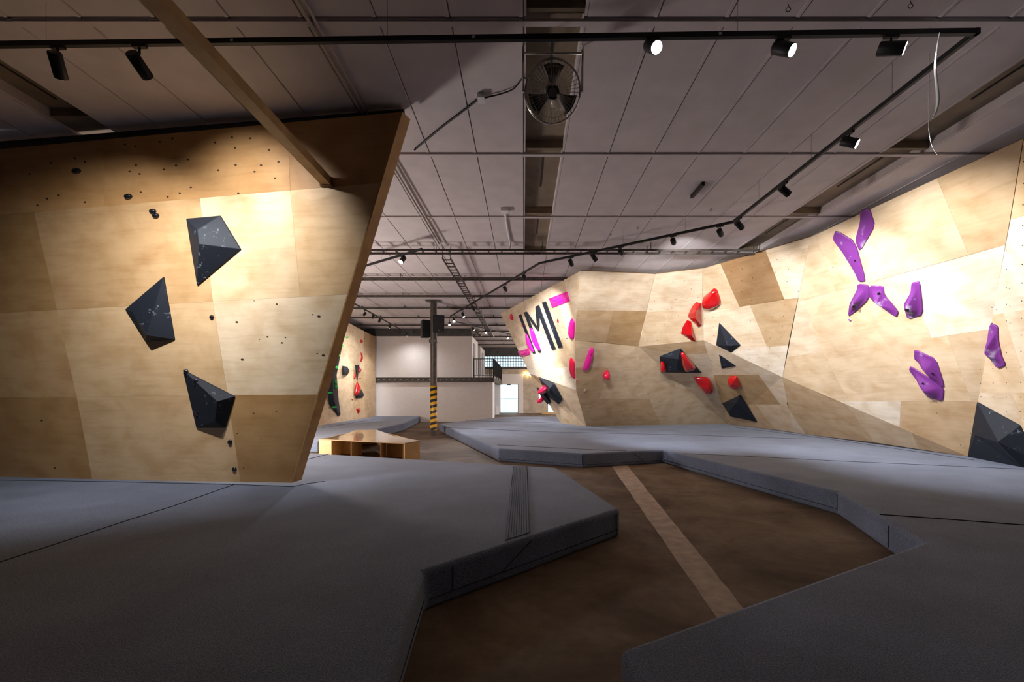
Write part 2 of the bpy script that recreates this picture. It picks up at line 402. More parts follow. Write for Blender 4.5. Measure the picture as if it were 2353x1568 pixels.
def panel(fc, poly, tone, parent, knots=(), grid=None, thick=0.02, kr=2.6):
    poly = shrink(fc, poly, 0.0012)
    pts = [fc.on(*p) for p in poly]
    c = sum(pts, V()) / len(pts)
    bm = sheet(fc, poly, 0.0, thick); uvl = bm.loops.layers.uv.new('UVMap'); ou, ov = random.uniform(0, 90), random.uniform(0, 90)
    faces = list(bm.faces)
    hol = []
    def dot(p, ru, rv, mi):
        vs = [bm.verts.new(p + fc.n * 0.0012 + fc.h * ru * math.cos(a) + fc.v * rv * math.sin(a)) for a in [k * math.pi / 4 for k in range(8)]]
        f = bm.faces.new(vs); f.material_index = mi; faces.append(f)
    for k in knots:
        p = fc.on(k[0], k[1]); r = (k[2] if len(k) > 2 else kr) / fc.pxm(k[0], k[1])
        dot(p, r * 1.25, r * 0.8, 1)
    if grid:
        P2 = [((p - fc.p0).dot(fc.h), (p - fc.p0).dot(fc.v)) for p in pts]
        def inside(x, y):
            r = False
            for i in range(len(P2)):
                x0, y0 = P2[i]; x1, y1 = P2[i - 1]
                if (y0 > y) != (y1 > y) and x < (x1 - x0) * (y - y0) / (y1 - y0) + x0: r = not r
            return r
        xs = [q[0] for q in P2]; ys = [q[1] for q in P2]; st = grid
        for i in range(math.floor(min(xs) / st), math.ceil(max(xs) / st) + 1):
            for j in range(math.floor(min(ys) / st), math.ceil(max(ys) / st) + 1):
                x, y = i * st + (j % 2) * st * 0.5, j * st
                if inside(x, y) and inside(x + .02, y + .02) and inside(x - .02, y - .02): dot(fc.p0 + fc.h * x + fc.v * y, 0.010, 0.010, 2)
    for f in faces:
        for l in f.loops:
            d = l.vert.co - fc.p0; l[uvl].uv = (d.dot(fc.h) + ou, d.dot(fc.v) + ov)
    o = link('plywood_panel', bm, [M['wood'], M['knot'], M['hole']], parent, origin=c)
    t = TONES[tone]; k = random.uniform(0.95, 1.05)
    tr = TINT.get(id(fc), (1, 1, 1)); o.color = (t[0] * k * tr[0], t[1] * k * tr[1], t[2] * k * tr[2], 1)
    return o
def backing(fc, poly, parent, name='backing_frame', off=0.022, thick=0.06):
    pts = [fc.on(*p) for p in poly]; c = sum(pts, V()) / len(pts)
    return link(name, sheet(fc, poly, off, thick), M['frame'], parent, origin=c)

# ------------------------------------------------------------------ left climbing wall
lw = tag(empty('climbing_wall', LW.on(340, 1104)), 'overhanging plywood climbing wall at left with three black volumes and a brown edge board', 'climbing wall')
KT = [(x / 4.127, y / 4.127 + 240) for x, y in ((485,553),(280,660),(710,513),(805,545))]
KT2 = [(x / 4.127, y / 4.127 + 240) for x, y in ((1185,380),(1285,400),(1290,577),(1230,637),(1325,660),(1555,617),(1670,580),(1780,523),(1635,323),(1515,357),(2200,313),(2040,362),(2235,575),(1810,787),(1705,843),(1590,878),(2260,843),(1335,833),(2070,625))] + [(575,318),(618,345),(600,380),(640,372),(632,410),(585,395),(540,340)]
KM = [(x / 3.92 + 400, y / 3.92 + 460, r) for x, y, r in ((925,938,2.2),(722,908,1.2),(565,1100,3),(1305,1050,3.6),(1247,1033,1.8),(842,1233,2.4),(770,1255,1.3),(1003,1240,1.6),(972,1287,2.4),(615,1437,3.2),(1345,1400,3.4),(1290,1383,1.8))]
XL = -600
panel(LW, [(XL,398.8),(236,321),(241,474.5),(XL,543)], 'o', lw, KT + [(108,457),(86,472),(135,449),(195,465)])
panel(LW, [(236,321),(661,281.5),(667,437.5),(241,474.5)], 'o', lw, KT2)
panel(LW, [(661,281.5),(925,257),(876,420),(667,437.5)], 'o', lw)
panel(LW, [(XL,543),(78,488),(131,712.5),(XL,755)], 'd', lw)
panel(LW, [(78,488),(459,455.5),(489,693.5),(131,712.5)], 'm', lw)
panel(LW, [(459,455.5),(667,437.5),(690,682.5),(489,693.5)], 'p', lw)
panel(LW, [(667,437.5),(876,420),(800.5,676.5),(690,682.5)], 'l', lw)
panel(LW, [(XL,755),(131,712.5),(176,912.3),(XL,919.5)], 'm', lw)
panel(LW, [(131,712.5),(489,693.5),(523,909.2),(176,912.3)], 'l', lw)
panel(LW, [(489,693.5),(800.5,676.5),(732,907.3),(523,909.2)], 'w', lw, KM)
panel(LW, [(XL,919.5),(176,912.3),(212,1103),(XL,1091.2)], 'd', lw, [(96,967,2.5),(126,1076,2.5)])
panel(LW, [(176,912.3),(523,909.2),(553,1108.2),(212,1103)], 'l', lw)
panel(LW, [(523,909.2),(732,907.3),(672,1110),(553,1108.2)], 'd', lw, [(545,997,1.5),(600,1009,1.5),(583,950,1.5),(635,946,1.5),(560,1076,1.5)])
backing(LW, [(XL,399),(924,258),(671.5,1109.5),(XL,1091)], lw, thick=0.08)
bm = bmesh.new()
ft_, fb_ = LW.on(925,257), LW.on(672,1110); back = V((0.050, 0.17, 0.012))
q = [ft_, fb_, fb_ + back, ft_ + back]
th = V((-0.018, 0, 0))
fr = [bm.verts.new(p) for p in q]; bk = [bm.verts.new(p + th) for p in q]
bm.faces.new(fr); bm.faces.new(bk[::-1])
for i in range(4): bm.faces.new((fr[i], bk[i], bk[(i+1)%4], fr[(i+1)%4]))
bmesh.ops.recalc_face_normals(bm, faces=bm.faces)
eb = link('edge_board', bm, M['edge'], lw, origin=sum(q, V())/4); eb['label'] = 'brown edge board closing the wall side'

bm = bmesh.new(); ta, tb = LW.on(XL, 398.8), LW.on(922, 257.5)
obox(bm, V((ta.x, ta.y + .16, 4.97)), V((tb.x, tb.y + .13, 4.97)), .04, .18); link('top_board', bm, M['darkconc'], lw, origin=(ta + tb) / 2)  # added dark board, blocks light leaking over the wall top
# ------------------------------------------------------------------ logo wall (prow)
gw = tag(empty('climbing_wall', B.on(1318, 977)), 'steep overhanging plywood prow carrying big black letters and pink holds', 'climbing wall')
for fc, poly, t in (
    (A, [(1150,721),(1240,673),(1262,778),(1186,801)], 'p'), (A, [(1240,673),(1296,643.2),(1322,772),(1321,783),(1262,778)], 'p'),
    (A, [(1296,643.2),(1334,623),(1322,772)], 'p'), (A, [(1186,801),(1262,778),(1276,846),(1274,879.3),(1217,859)], 'w'),
    (A, [(1262,778),(1321,783),(1323,843),(1276,846)], 'l'), (A, [(1276,846),(1323,843),(1324,897),(1274,879.3)], 'w'),
    (B, [(1217,859),(1274,879.3),(1290,921),(1253,919)], 'm'), (B, [(1274,879.3),(1324,897),(1331,921),(1290,921)], 'l'),
    (B, [(1253,919),(1331,921),(1347,980),(1289,973)], 'l')):
    panel(fc, poly, t, gw)
backing(A, [(1151,721),(1333,624),(1320,783),(1323,896),(1218,859)], gw)
backing(B, [(1218,859),(1323,896),(1345,979),(1290,973)], gw)
# ------------------------------------------------------------------ long right wall
rw = tag(empty('climbing_wall', G.on(2000, 1000)), 'long folded plywood climbing wall along the right side with purple and red holds', 'climbing wall')
for fc, poly, t, grid in (
    (C, [(1334,623),(1505,631),(1485.5,715),(1325.5,713)], 'p', None),
    (C, [(1325.5,713),(1410,714),(1392,788),(1321,783)], 'm', None), (C, [(1410,714),(1486,715),(1467,797),(1392,788)], 'd', None),
    (C2, [(1321,783),(1467,797),(1470.8,846),(1322.6,845)], 'l', None),
    (C2, [(1322.6,845),(1398,845.5),(1378,917),(1329.5,918),(1324,897)], 'm', None), (C2, [(1398,845.5),(1470.8,846),(1473,875),(1492,917),(1378,917)], 'l', None),
    (C2, [(1329.5,918),(1444,917.5),(1422,978.5),(1347,980)], 'm', None), (C2, [(1444,917.5),(1492,917),(1519,977),(1422,978.5)], 'm', None),
    (D, [(1505,631),(1614,618),(1615,712),(1485.5,717.5)], 'p', 0.3), (D, [(1485.5,717.5),(1615,712),(1617,782),(1467,797)], 'l', 0.3),
    (D2, [(1467,797),(1617,782),(1625.5,812.5),(1577,814),(1500,806)], 'm', None),
    (D2, [(1467,797),(1500,806),(1577,814),(1586,876),(1473,875)], 'l', None), (D2, [(1577,814),(1625.5,812.5),(1643.6,877),(1586,876)], 'p', None),
    (D2, [(1473,875),(1586,876),(1643.6,877),(1671,975),(1519,977)], 'l', None),
    (Ft, [(1614,618),(1655,606),(1699,706),(1616,717)], 'l', 0.3), (Ft, [(1655,606),(1759,575.5),(1802,688),(1699,706)], 'b', 0.3),
    (Ft, [(1759,575.5),(1862,545),(1834,686),(1802,688)], 'p', 0.3), (Ft, [(1616,717),(1723,702.3),(1763,798),(1668,806),(1617,782)], 'p', 0.3),
    (Ft, [(1723,702.3),(1834,684),(1811,794),(1763,798)], 'm', 0.3), (Ft, [(1668,806),(1811,794),(1798,867)], 'w', 0.3),
    (G, [(1862,545),(1873,540),(1921,670),(1833,693)], 'l', 0.3), (G, [(1873,540),(2153,410.5),(2226,586),(1921,670)], 'l', 0.26),
    (G, [(2153,410.5),(2351,319),(2311,563),(2226,586)], 'm', 0.26), (G, [(2079,627.5),(2311,563),(2277,757),(2140,777)], 'w', 0.26),
    (G, [(1833,693),(1846,690),(1889,810),(1808,821)], 'p', 0.26), (G, [(1846,690),(2079,627.5),(2140,777),(2177,772),(2232,922.5),(1951,922.8),(1889,810)], 'l', 0.26),
    (G, [(2177,772),(2277,757),(2247.5,922.3),(2232,922.5)], 'l', 0.26), (G, [(1808,821),(1889,810),(1951,922.8),(1929,923),(1798,867)], 'l', 0.26),
    (G, [(1929,923),(2070,922.7),(2067,982.3)], 'w', 0.26), (G, [(2070,922.7),(2247.5,922.3),(2225,1050),(2067,982.3)], 'm', 0.26),
    (J, [(1617,782),(1787.5,862),(1639.4,862)], 'p', None), (J, [(1639.4,862),(1743,862),(1793,930),(1658.4,930)], 'd', None),
    (J, [(1743,862),(1787,862),(1798,867),(1809,923.5),(1808,930),(1793,930)], 'p', None), (J, [(1658.4,930),(1736,930),(1782,988),(1671,975)], 'm', None),
    (J, [(1736,930),(1808,930),(1814,944),(1822,994),(1782,988)], 'l', None), (J, [(1798,867),(1929,923),(1809,923.5)], 'm', None),
    (J, [(1809,923.5),(1929,923),(1942,928.5),(2008,1017),(1852,999),(1814,944)], 'm', None), (J, [(1814,944),(1852,999),(1822,994)], 'p', None),
    (J, [(1942,928.5),(2093,993),(2113,1033),(2008,1017)], 'l', None), (J, [(2093,993),(2225,1050),(2113,1033)], 'm', None),
    (H, [(2353,318),(2500,250),(2500,455),(2322,505)], 'm', 0.26), (H, [(2322,505),(2500,455),(2500,690),(2281,724)], 'w', 0.26),
    (H, [(2281,724),(2305,720),(2353,870),(2366,903),(2250,903)], 'l', 0.26), (H, [(2305,720),(2500,690),(2500,900),(2366,903),(2353,870)], 'p', 0.26),
    (H, [(2250,903),(2325,903),(2375,1050),(2370,1077),(2225,1050)], 'p', 0.26), (H, [(2325,903),(2500,900),(2500,1103),(2370,1077),(2375,1050)], 'l', 0.26)):
    panel(fc, poly, t, rw, grid=grid)
for fc, poly in ((C, [(1335,624),(1504,632),(1468,796),(1322,783)]), (C2, [(1322,784),(1467,797.5),(1473,875),(1518,976),(1347,979),(1325,897)]), (D, [(1505,632),(1613,619),(1616,781),(1468,796)]),
    (D2, [(1468,797),(1616.5,783),(1670,974),(1519,976),(1474,875)]), (Ft, [(1615,619),(1861,546),(1797,866),(1618,782)]), (G, [(1863,546),(2350,320),(2225,1048),(1799,866)]),
    (J, [(1618,783),(2223,1049),(1672,974)]), (H, [(2352,320),(2500,251),(2500,1102),(2226,1048)])):
    backing(fc, poly, rw)
# ------------------------------------------------------------------ far left wall
fw = tag(empty('climbing_wall', FL.on(790, 969)), 'distant plywood climbing wall with green and red holds, seen past the left wall edge', 'climbing wall')
for poly, t in (([(640,678),(787,734.5),(787,850),(640,850)], 'p'), ([(787,734.5),(837,761.5),(837,851),(787,850)], 'l'), ([(837,761.5),(863,775),(863,802.5),(837,796)], 'd'),
    ([(837,796),(863,802.5),(863,851),(837,851)], 'm'), ([(640,850),(812,850.5),(812,965.5),(640,994)], 'l'), ([(812,850.5),(863,851),(863,957),(812,965.5)], 'm')):
    panel(FL, poly, t, fw)
backing(FL, [(641,679),(787,735.5),(862,776),(862,956),(641,993)], fw)

# ------------------------------------------------------------------ holds and volumes
def volume(fc, outline, inner, faces, label, group, rim=0.018, name='climbing_volume', mat='vol', bev=0.006):
    base = [fc.on(*p) for p in outline]; c = sum(base, V()) / len(base)
    bm = bmesh.new(); n = len(outline)
    rimv = [bm.verts.new(p + fc.n * rim) for p in base]; low = [bm.verts.new(p - fc.n * 0.002) for p in base]
    kf = 0.4 if fc is FL else 1.0
    inn = [bm.verts.new(fc.at(p[0], p[1], p[2] * kf)) for p in inner]; al = rimv + inn
    for f in faces: bm.faces.new([al[i] for i in f])
    for i in range(n): bm.faces.new((rimv[i], low[i], low[(i + 1) % n], rimv[(i + 1) % n]))
    bm.faces.new(low[::-1]); bmesh.ops.recalc_face_normals(bm, faces=bm.faces)
    o = link(name, bm, M[mat], origin=c); bevel(o, bev, 2, 12)
    return tag(o, label, 'climbing volume', group)
def chaikin(p, it=2):
    for _ in range(it):
        q = []
        for i in range(len(p)):
            a, b = p[i], p[(i + 1) % len(p)]
            q += [a * 0.86 + b * 0.14, a * 0.14 + b * 0.86]
        p = q
    return p
def blob(fc, outline, height, label, group, mat, peak=None, flange=0.0, bolts=(), fl=0.90, power=0.5, base_h=0.0, it=2, name='climbing_hold', lean=0.0):
    base = chaikin([fc.at(p[0], p[1], base_h) for p in outline], it); c = sum(base, V()) / len(base)
    height *= {id(A): 0.42, id(FL): 0.22}.get(id(fc), 1.0)
    pk = c if peak is None else fc.at(peak[0], peak[1], base_h)
    bm = bmesh.new(); n = len(base); prof = [(1.0, -0.003), (1.0, 0.006 + flange)]
    if flange: prof += [(0.97, 0.012 + flange), (fl, 0.012 + flange)]
    s0 = prof[-1][0]; h0 = prof[-1][1]; K = 7
    for k in range(1, K): 
        s = s0 * math.cos(k / K * math.pi / 2) if not flange else s0 * (1 - k / K)
        x = 1 - s / s0
        hh = h0 + (height - h0) * ((1 - (s / s0) ** 2) ** power if not flange else x * x * (3 - 2 * x))
        prof.append((s, hh))
    rings = []
    for s, hh in prof:
        t = 1 - s; ctr = c.lerp(pk, t)
        rings.append([bm.verts.new(ctr + (p - c) * s + fc.n * hh) for p in base])
    top = bm.verts.new(pk + fc.n * height)
    for a, b in zip(rings, rings[1:]):
        for k in range(n): bm.faces.new((a[k], a[(k+1)%n], b[(k+1)%n], b[k])).smooth = True
    for k in range(n): bm.faces.new((rings[-1][k], rings[-1][(k+1)%n], top)).smooth = True
    bm.faces.new(rings[0][::-1]); bmesh.ops.recalc_face_normals(bm, faces=bm.faces)
    o = link(name, bm, M[mat], origin=c)
    for q in bolts:
        p = fc.on(*q[:2]) + fc.n * (base_h + q[2]); b2 = bmesh.new(); r = q[3] if len(q) > 3 else 0.014
        tube(b2, [p - fc.n * 0.02, p + fc.n * 0.004], r, 10); link('bolt', b2, M['bolt'], o, origin=p)
    return tag(o, label, 'climbing hold', group)
def knob(fc, px, py, rpx, label, group, mat='knob', h=None, base_h=0.0, sx=1.0, sy=1.0):
    pts = [(px + rpx * sx * math.cos(a), py + rpx * sy * math.sin(a)) for a in [k * math.pi / 4 for k in range(8)]]
    return blob(fc, pts, h or rpx / fc.pxm(px, py) * 0.9, label, group, mat, it=1, base_h=base_h)

GV = 'black faceted volumes'
volume(LW, [(430,503),(508,496),(555,573),(455,657)], [(453,528,0.16),(457,561,0.20)], [(0,4,5,3),(0,1,4),(1,2,5,4),(5,2,3)],
       'topmost black volume on the left wall, beside the bright lamp patch', GV)
volume(LW, [(378,636),(403,780),(338,786),(290,711)], [(304,716,0.05),(336,770,0.15)], [(0,3,4),(0,4,5,1),(4,3,2,5),(5,2,1)],
       'chalk-smeared black volume at middle left, leftmost of three on the left wall', GV)
volume(LW, [(422,850),(541,911),(519,983),(453,983)], [(499,923,0.17),(494,969,0.13)], [(0,1,4),(0,4,5,3),(4,1,2,5),(5,2,3)],
       'lowest black volume on the left wall, with small chip holds screwed on', GV)
GK = 'small black knobs on the left wall'
for x, y, r, sx, sy, l in ((177,393,9,1.1,.75,'black knob highest up near the dark left edge of the wall'), (296,452,9,1,.75,'black knob in the brown top band right above the paired knobs'),
    (352,486,8,1,.75,'upper knob of the touching black pair'), (359,496,8,1,.8,'lower knob of the touching black pair'),
    (487,729,5,1,1,'tiny black knob left of the palest panel'), (529,1016,5.5,1,1,'black knob under the lowest black volume, upper of two'),
    (539,1078,5.5,1,.9,'black knob nearest the mat, under the lowest black volume')):
    knob(LW, x, y, r, l, GK, sx=sx, sy=sy)
GC = 'chip holds screwed on the lowest left volume'
knob(LW, 428, 857, 6, 'chalky chip hold at the upper tip of the lowest left volume', GC, base_h=0.02, sx=.9, sy=1.5)
knob(LW, 450, 879, 6, 'chalky chip hold just below the tip of the lowest left volume', GC, base_h=0.055, sx=1, sy=1.5)
knob(LW, 457, 950, 6, 'black chip hold low on the big face of the lowest left volume', GC, base_h=0.035, sx=1.1, sy=1)

# right wall volumes
volume(D2, [(1515.5,819),(1564,800.5),(1611.5,856),(1518,855)], [(1558,826,0.28),(1555,851,0.30)], [(0,1,4),(0,4,5,3),(4,1,2,5),(5,2,3)],
       'wide black volume on the right wall carrying two red holds', GV, rim=0.03)
volume(Ft, [(1653,742),(1702,793),(1680.5,810),(1646,793)], [(1670,795,0.22)], [(0,4,3),(0,1,4),(4,1,2),(4,2,3)],
       'kite-shaped black volume right of the red holds, upper of the three', GV)
volume(J, [(1653,815),(1691,841),(1658.7,847)], [(1660,842,0.08)], [(0,1,3),(3,1,2),(0,3,2)],
       'small triangular black volume, middle of the three in a column', GV)
volume(J, [(1660,927),(1702,907.6),(1740,969.6),(1679,957)], [(1674,946,0.22),(1692,926,0.20)], [(0,5,4),(0,1,5),(5,1,2,4),(4,2,3),(0,4,3)],
       'chalky black volume close to the mat, lowest of the three in a column', GV)
volume(H, [(2247,924),(2346,978),(2385,1062),(2352,1073.5),(2225,1050.5)], [(2293,1016,0.34),(2240.5,1000,0.07)], [(0,1,5,6),(6,5,3,4),(5,1,2,3),(0,6,4)],
       'largest black volume, standing on the mat in the lower right corner', GV)
volume(B, [(1239.5,867),(1274,880.6),(1293.7,917.5),(1285,928),(1261,909),(1251,889)], [(1264,893,0.30),(1262,902,0.32)], [(0,1,6),(1,2,3,7,6),(7,3,4),(0,6,7,4,5)],
       'long black volume under the letters, right one of the joined pair', GV, rim=0.05)
volume(B, [(1234,889.7),(1254.6,903),(1267,925.7),(1260,928),(1246,912)], [(1249,906,0.22)], [(0,1,5),(1,2,3,5),(5,3,4),(0,5,4)],
       'smaller black volume under the letters, left one of the joined pair', GV, rim=0.05)
# black letters on the prow
def letter(polys, label, h=0.035):
    allp = [A.on(*p) for q in polys for p in q]; c = sum(allp, V()) / len(allp); bm = bmesh.new()
    for q in polys:
        pts = [A.on(*p) for p in q]; cc = sum(pts, V()) / len(pts)
        nn = sum(((pts[i] - cc).cross(pts[(i+1) % len(pts)] - cc) for i in range(len(pts))), V())
        if nn.dot(A.n) < 0: pts = pts[::-1]
        fr = [bm.verts.new(p + A.n * h) for p in pts]; bk = [bm.verts.new(p - A.n * 0.002) for p in pts]
        bm.faces.new(fr); bm.faces.new(bk[::-1])
        for i in range(len(fr)): bm.faces.new((fr[i], bk[i], bk[(i+1)%len(fr)], fr[(i+1)%len(fr)]))
    o = link('wall_letter', bm, M['vol'], origin=c)
    tag(o, label, 'letter', 'black letters on the prow')
letter([[(1193,724),(1197.6,722.2),(1231,811),(1226.5,812.8)]], 'black upright letter stroke with a pink hold on its foot, leftmost on the prow')
letter([[(1205,718),(1210.6,716),(1244,808.5),(1239,810)], [(1212,717.5),(1236,752),(1238,761),(1222,740)], [(1232,704),(1240,718),(1240.5,748),(1238,761),(1234.5,740)], [(1232,704),(1239,701.3),(1277.5,801.5),(1270,804)]],
       'black letter M in the middle of the prow')
letter([[(1247,695),(1254.6,692.8),(1294,798),(1285,799.5)]], 'black letter I, rightmost upright on the prow')
GP = 'pink and red holds on the prow'
blob(A, [(1262.7,686),(1303.4,670),(1310,692),(1270,707.6)], 0.22, 'pink rectangular hold near the top right of the prow', GP, 'pink', peak=(1284,692), flange=0.02, it=0, fl=0.66)
blob(A, [(1190.7,807),(1214.5,801),(1219,814.5),(1196,821)], 0.22, 'pink rectangular hold at the lower left edge of the prow', GP, 'pink', peak=(1203,812), flange=0.02, it=0, fl=0.66)
blob(A, [(1208.5,763.6),(1213.5,768),(1231,811),(1223,808),(1211,787)], 0.30, 'long pink hold on the foot of the leftmost letter stroke', GP, 'pink', bolts=[(1222,801,0.25)])
blob(A, [(1219,753),(1224.5,754),(1244.5,808),(1236,802.6),(1225,781)], 0.30, 'long pink hold on the left leg of the letter M', GP, 'pink')
blob(A, [(1314,730),(1322,741),(1320,779),(1314,782),(1307,770),(1308,748)], 0.25, 'pink oval hold on the prow corner, upper of two', GP, 'pink', bolts=[(1314,773,0.2)])
blob(A, [(1311,820),(1321,831),(1323,873),(1314,867.6),(1308,844)], 0.22, 'crimson oval hold on the prow corner, lower of two', GP, 'crimson', bolts=[(1318,863,0.15)])
blob(C2, [(1355.5,798.7),(1364,799.5),(1362,820),(1354,846),(1347,852),(1337.7,850),(1343.5,831)], 0.14, 'long slanting magenta hold just right of the prow corner', GP, 'pink', bolts=[(1356,810,0.125)])
blob(C2, [(1395.6,850),(1400.5,854.6),(1400.5,865.5),(1396.6,870),(1384,865.5),(1386,858)], 0.22, 'single round red hold right of the magenta one', GP, 'crimson')
knob(C2, 1344.6, 898, 4, 'small bare wooden knob low beside the prow corner', GP, 'woodknob')
knob(C2, 1325.5, 876, 1.6, 'tiny red foot hold at the prow corner under the crimson oval', GP, 'crimson')
blob(A, [(1174.4,720),(1179,727),(1180,736.5),(1173,734),(1171,729)], 0.16, 'red hold at the upper left corner of the prow', GP, 'crimson')
blob(A, [(1281,732),(1284,737),(1284,743),(1281.5,740)], 0.1, 'thin red hold right of the letter I', GP, 'crimson')
blob(A, [(1199.5,743),(1202.5,746),(1204,751),(1200.5,750)], 0.14, 'small red hold touching the leftmost letter stroke', GP, 'crimson')
blob(B, [(1245,888),(1251,884.5),(1259,890),(1260,899),(1254,900),(1245,894)], 0.36, 'red hold on the right black volume under the letters', GP, 'crimson', base_h=0.1)
blob(B, [(1242,911),(1246,912),(1249.5,920),(1248,923.5),(1243,921),(1241,916)], 0.26, 'red hold below the left black volume under the letters', GP, 'crimson', base_h=0.04)
GR = 'glossy red holds on the right wall'
blob(Ft, [(1640.5,661.7),(1648,665),(1656.7,690),(1656,700),(1634.4,711),(1616.5,705),(1615,688),(1617,682)], 0.22, 'broad glossy red hold, highest of the red ones on the right wall', GR, 'red', peak=(1634,690), bolts=[(1655,692,0.03)])
volume(D, [(1599,694),(1612,697),(1612.6,748),(1605,752.5),(1582,729),(1581,724),(1589.6,705)], [(1599,716,0.26),(1598,733,0.26)], [(0,1,7),(1,2,8,7),(2,3,8),(3,4,8),(4,5,8),(5,6,7,8),(6,0,7)],
       'faceted glossy red hold just below the highest red one', GR, name='climbing_hold', mat='red', bev=0.03)['category'] = 'climbing hold'
volume(D, [(1578.7,735.6),(1588,738.7),(1600,785),(1588,782),(1564.7,766.6),(1569,751)], [(1589,772,0.2)], [(0,1,6),(1,2,6),(2,3,6),(3,4,6),(4,5,6),(5,0,6)],
       'wedge-shaped glossy red hold, third down the slanting red chain', GR, name='climbing_hold', mat='red', bev=0.03)['category'] = 'climbing hold'
blob(D2, [(1564,810.7),(1571.5,810),(1598,841.7),(1595.7,847.7),(1574,852.5),(1566.6,838)], 0.2, 'red hold on the right half of the wide black volume', GR, 'red', base_h=0.26, peak=(1584,832))
blob(D2, [(1519,829.6),(1526.6,833),(1531.5,845),(1530,850),(1518,851),(1515,847.7)], 0.2, 'red hold on the left corner of the wide black volume', GR, 'red', base_h=0.14)
blob(D2, [(1592,865),(1627,867.6),(1638,881.7),(1640,893.8),(1634.4,901),(1617.5,901.5),(1605,886.5)], 0.3, 'large red hold below the wide black volume', GR, 'red', peak=(1622,884), bolts=[(1612,874,0.2)])
blob(J, [(1675.6,864.7),(1692.6,864),(1698.6,874),(1704.7,889),(1692.6,891),(1677,877)], 0.24, 'curled red hold between the small triangle and the chalky volume', GR, 'red', peak=(1690,877), bolts=[(1693,875,0.235,0.03)])
GU = 'purple holds on the right wall'
for poly, h, pk, bl, l in (
    ([(1978,484),(1999,478),(2012,518.5),(1977,578),(1966,553),(1978,508)], 0.05, (1990,525), [], 'topmost purple hold, right arm of the Y'),
    ([(1921,528),(1966,555),(1991,646),(1975,647.5),(1966,627),(1936,578),(1914,549)], 0.05, (1955,580), [(1968,597,0.05)], 'longest purple hold, left arm and stem of the Y'),
    ([(1972,652),(1996.6,654),(1998,686.5),(1953,726),(1950,723),(1953,698.5),(1970.5,665)], 0.15, (1972,690), [(1973,697,0.145,0.03)], 'purple hold under the Y stem, left of the touching pair'),
    ([(1998,656),(2031,657),(2033,677),(2066,716),(2060.5,729.5),(1999,685.5)], 0.14, (2026,690), [(2025,672,0.07,0.03)], 'purple hold under the Y stem, right of the touching pair'),
    ([(2096,648.6),(2115,646),(2123,722),(2086.5,733.6),(2077,700.6),(2094,671)], 0.16, (2096,703), [(2097,703,0.155,0.035)], 'purple hold standing alone right of the touching pair'),
    ([(2102,802),(2152,825),(2171.5,886.6),(2165,890),(2136,867),(2110,826),(2102,825)], 0.14, (2136,846), [(2150,853,0.1)], 'upper purple hold of the V-shaped pair lower down'),
    ([(2093,840.6),(2134,867),(2170,891.5),(2168,922),(2131,912),(2112,879),(2090,850)], 0.16, (2134,890), [(2129,874,0.12)], 'lower purple hold of the V-shaped pair')):
    blob(G, poly, h, l, GU, 'purple', peak=pk, flange=0.012, bolts=bl, it=1)  # the wider bolt discs paint the shade inside the holds' hollows
blob(H, [(2277,741),(2295,749.7),(2296,782),(2303.5,819),(2313,839),(2295,848),(2267,811.5)], 0.16, 'purple bent hold farthest right, across the wall corner', GU, 'purple', peak=(2286,803), flange=0.012, it=1)
blob(G, [(1950,733),(1957,737),(1956,738),(1951,735.5)], 0.03, 'tiny purple sliver hold below the touching pair', GU, 'purple', it=1)
# far left holds
GL = 'holds on the distant left wall'
blob(FL, [(828,780),(834,784),(830,790),(828,788)], 0.3, 'small red hold topmost on the distant left wall', GL, 'red')
blob(FL, [(828.5,810),(831,812),(834,824),(830,832.5),(827,831),(830,822)], 0.3, 'red crescent hold on the distant left wall', GL, 'red')
blob(FL, [(824,843),(829,849),(826,857),(823,856)], 0.4, 'red hold beside the narrow black volume on the distant left wall', GL, 'red')
blob(FL, [(814,856),(817,865),(813,872),(812,868)], 0.3, 'red hold left of the narrow black volume on the distant left wall', GL, 'red')
knob(FL, 827.5, 870, 1.6, 'tiny red foot hold on the distant left wall, right of the bow tie', GL, 'red')
knob(FL, 809.5, 919, 2, 'tiny red foot hold on the distant left wall, left of the bow tie', GL, 'red')
blob(FL, [(817.5,939),(828,938),(825,948),(822,951)], 0.35, 'red hold lowest on the distant left wall near the mat', GL, 'red')
blob(FL, [(819,877),(827,893),(818,912),(815,905)], 0.7, 'large red hold on the lower half of the black bow tie', GL, 'red', base_h=0.1)
volume(FL, [(816,839.5),(825,839.5),(820.5,876)], [(821,848,0.5)], [(0,1,3),(1,2,3),(2,0,3)], 'narrow black volume, upper half of the bow tie on the distant wall', GV)
volume(FL, [(820,877),(836,908),(832,915),(817.5,916)], [(824,905,0.45)], [(0,1,4),(1,2,4),(2,3,4),(3,0,4)], 'black volume, lower half of the bow tie on the distant wall', GV)
volume(FL, [(786.5,841),(797,843),(803,853),(797,863),(786.5,862)], [(793,856,0.75)], [(0,1,5),(1,2,5),(2,3,5),(3,4,5),(4,0,5)], 'grey lit cube-like volume on the distant left wall', GV)
volume(FL, [(786,793),(772.7,862),(777.6,922),(782,953),(777,958),(756,930),(752,903),(755,870),(766,820),(775,793)], [(764,866,0.6),(766,910,0.7),(771,935,0.5)], [(0,1,10,9),(1,2,11,10),(2,3,12,11),(3,4,12),(4,5,12),(5,6,11,12),(6,7,10,11),(7,8,10),(8,9,10)],
       'long black bow-shaped volume with green holds on the distant left wall', GV)
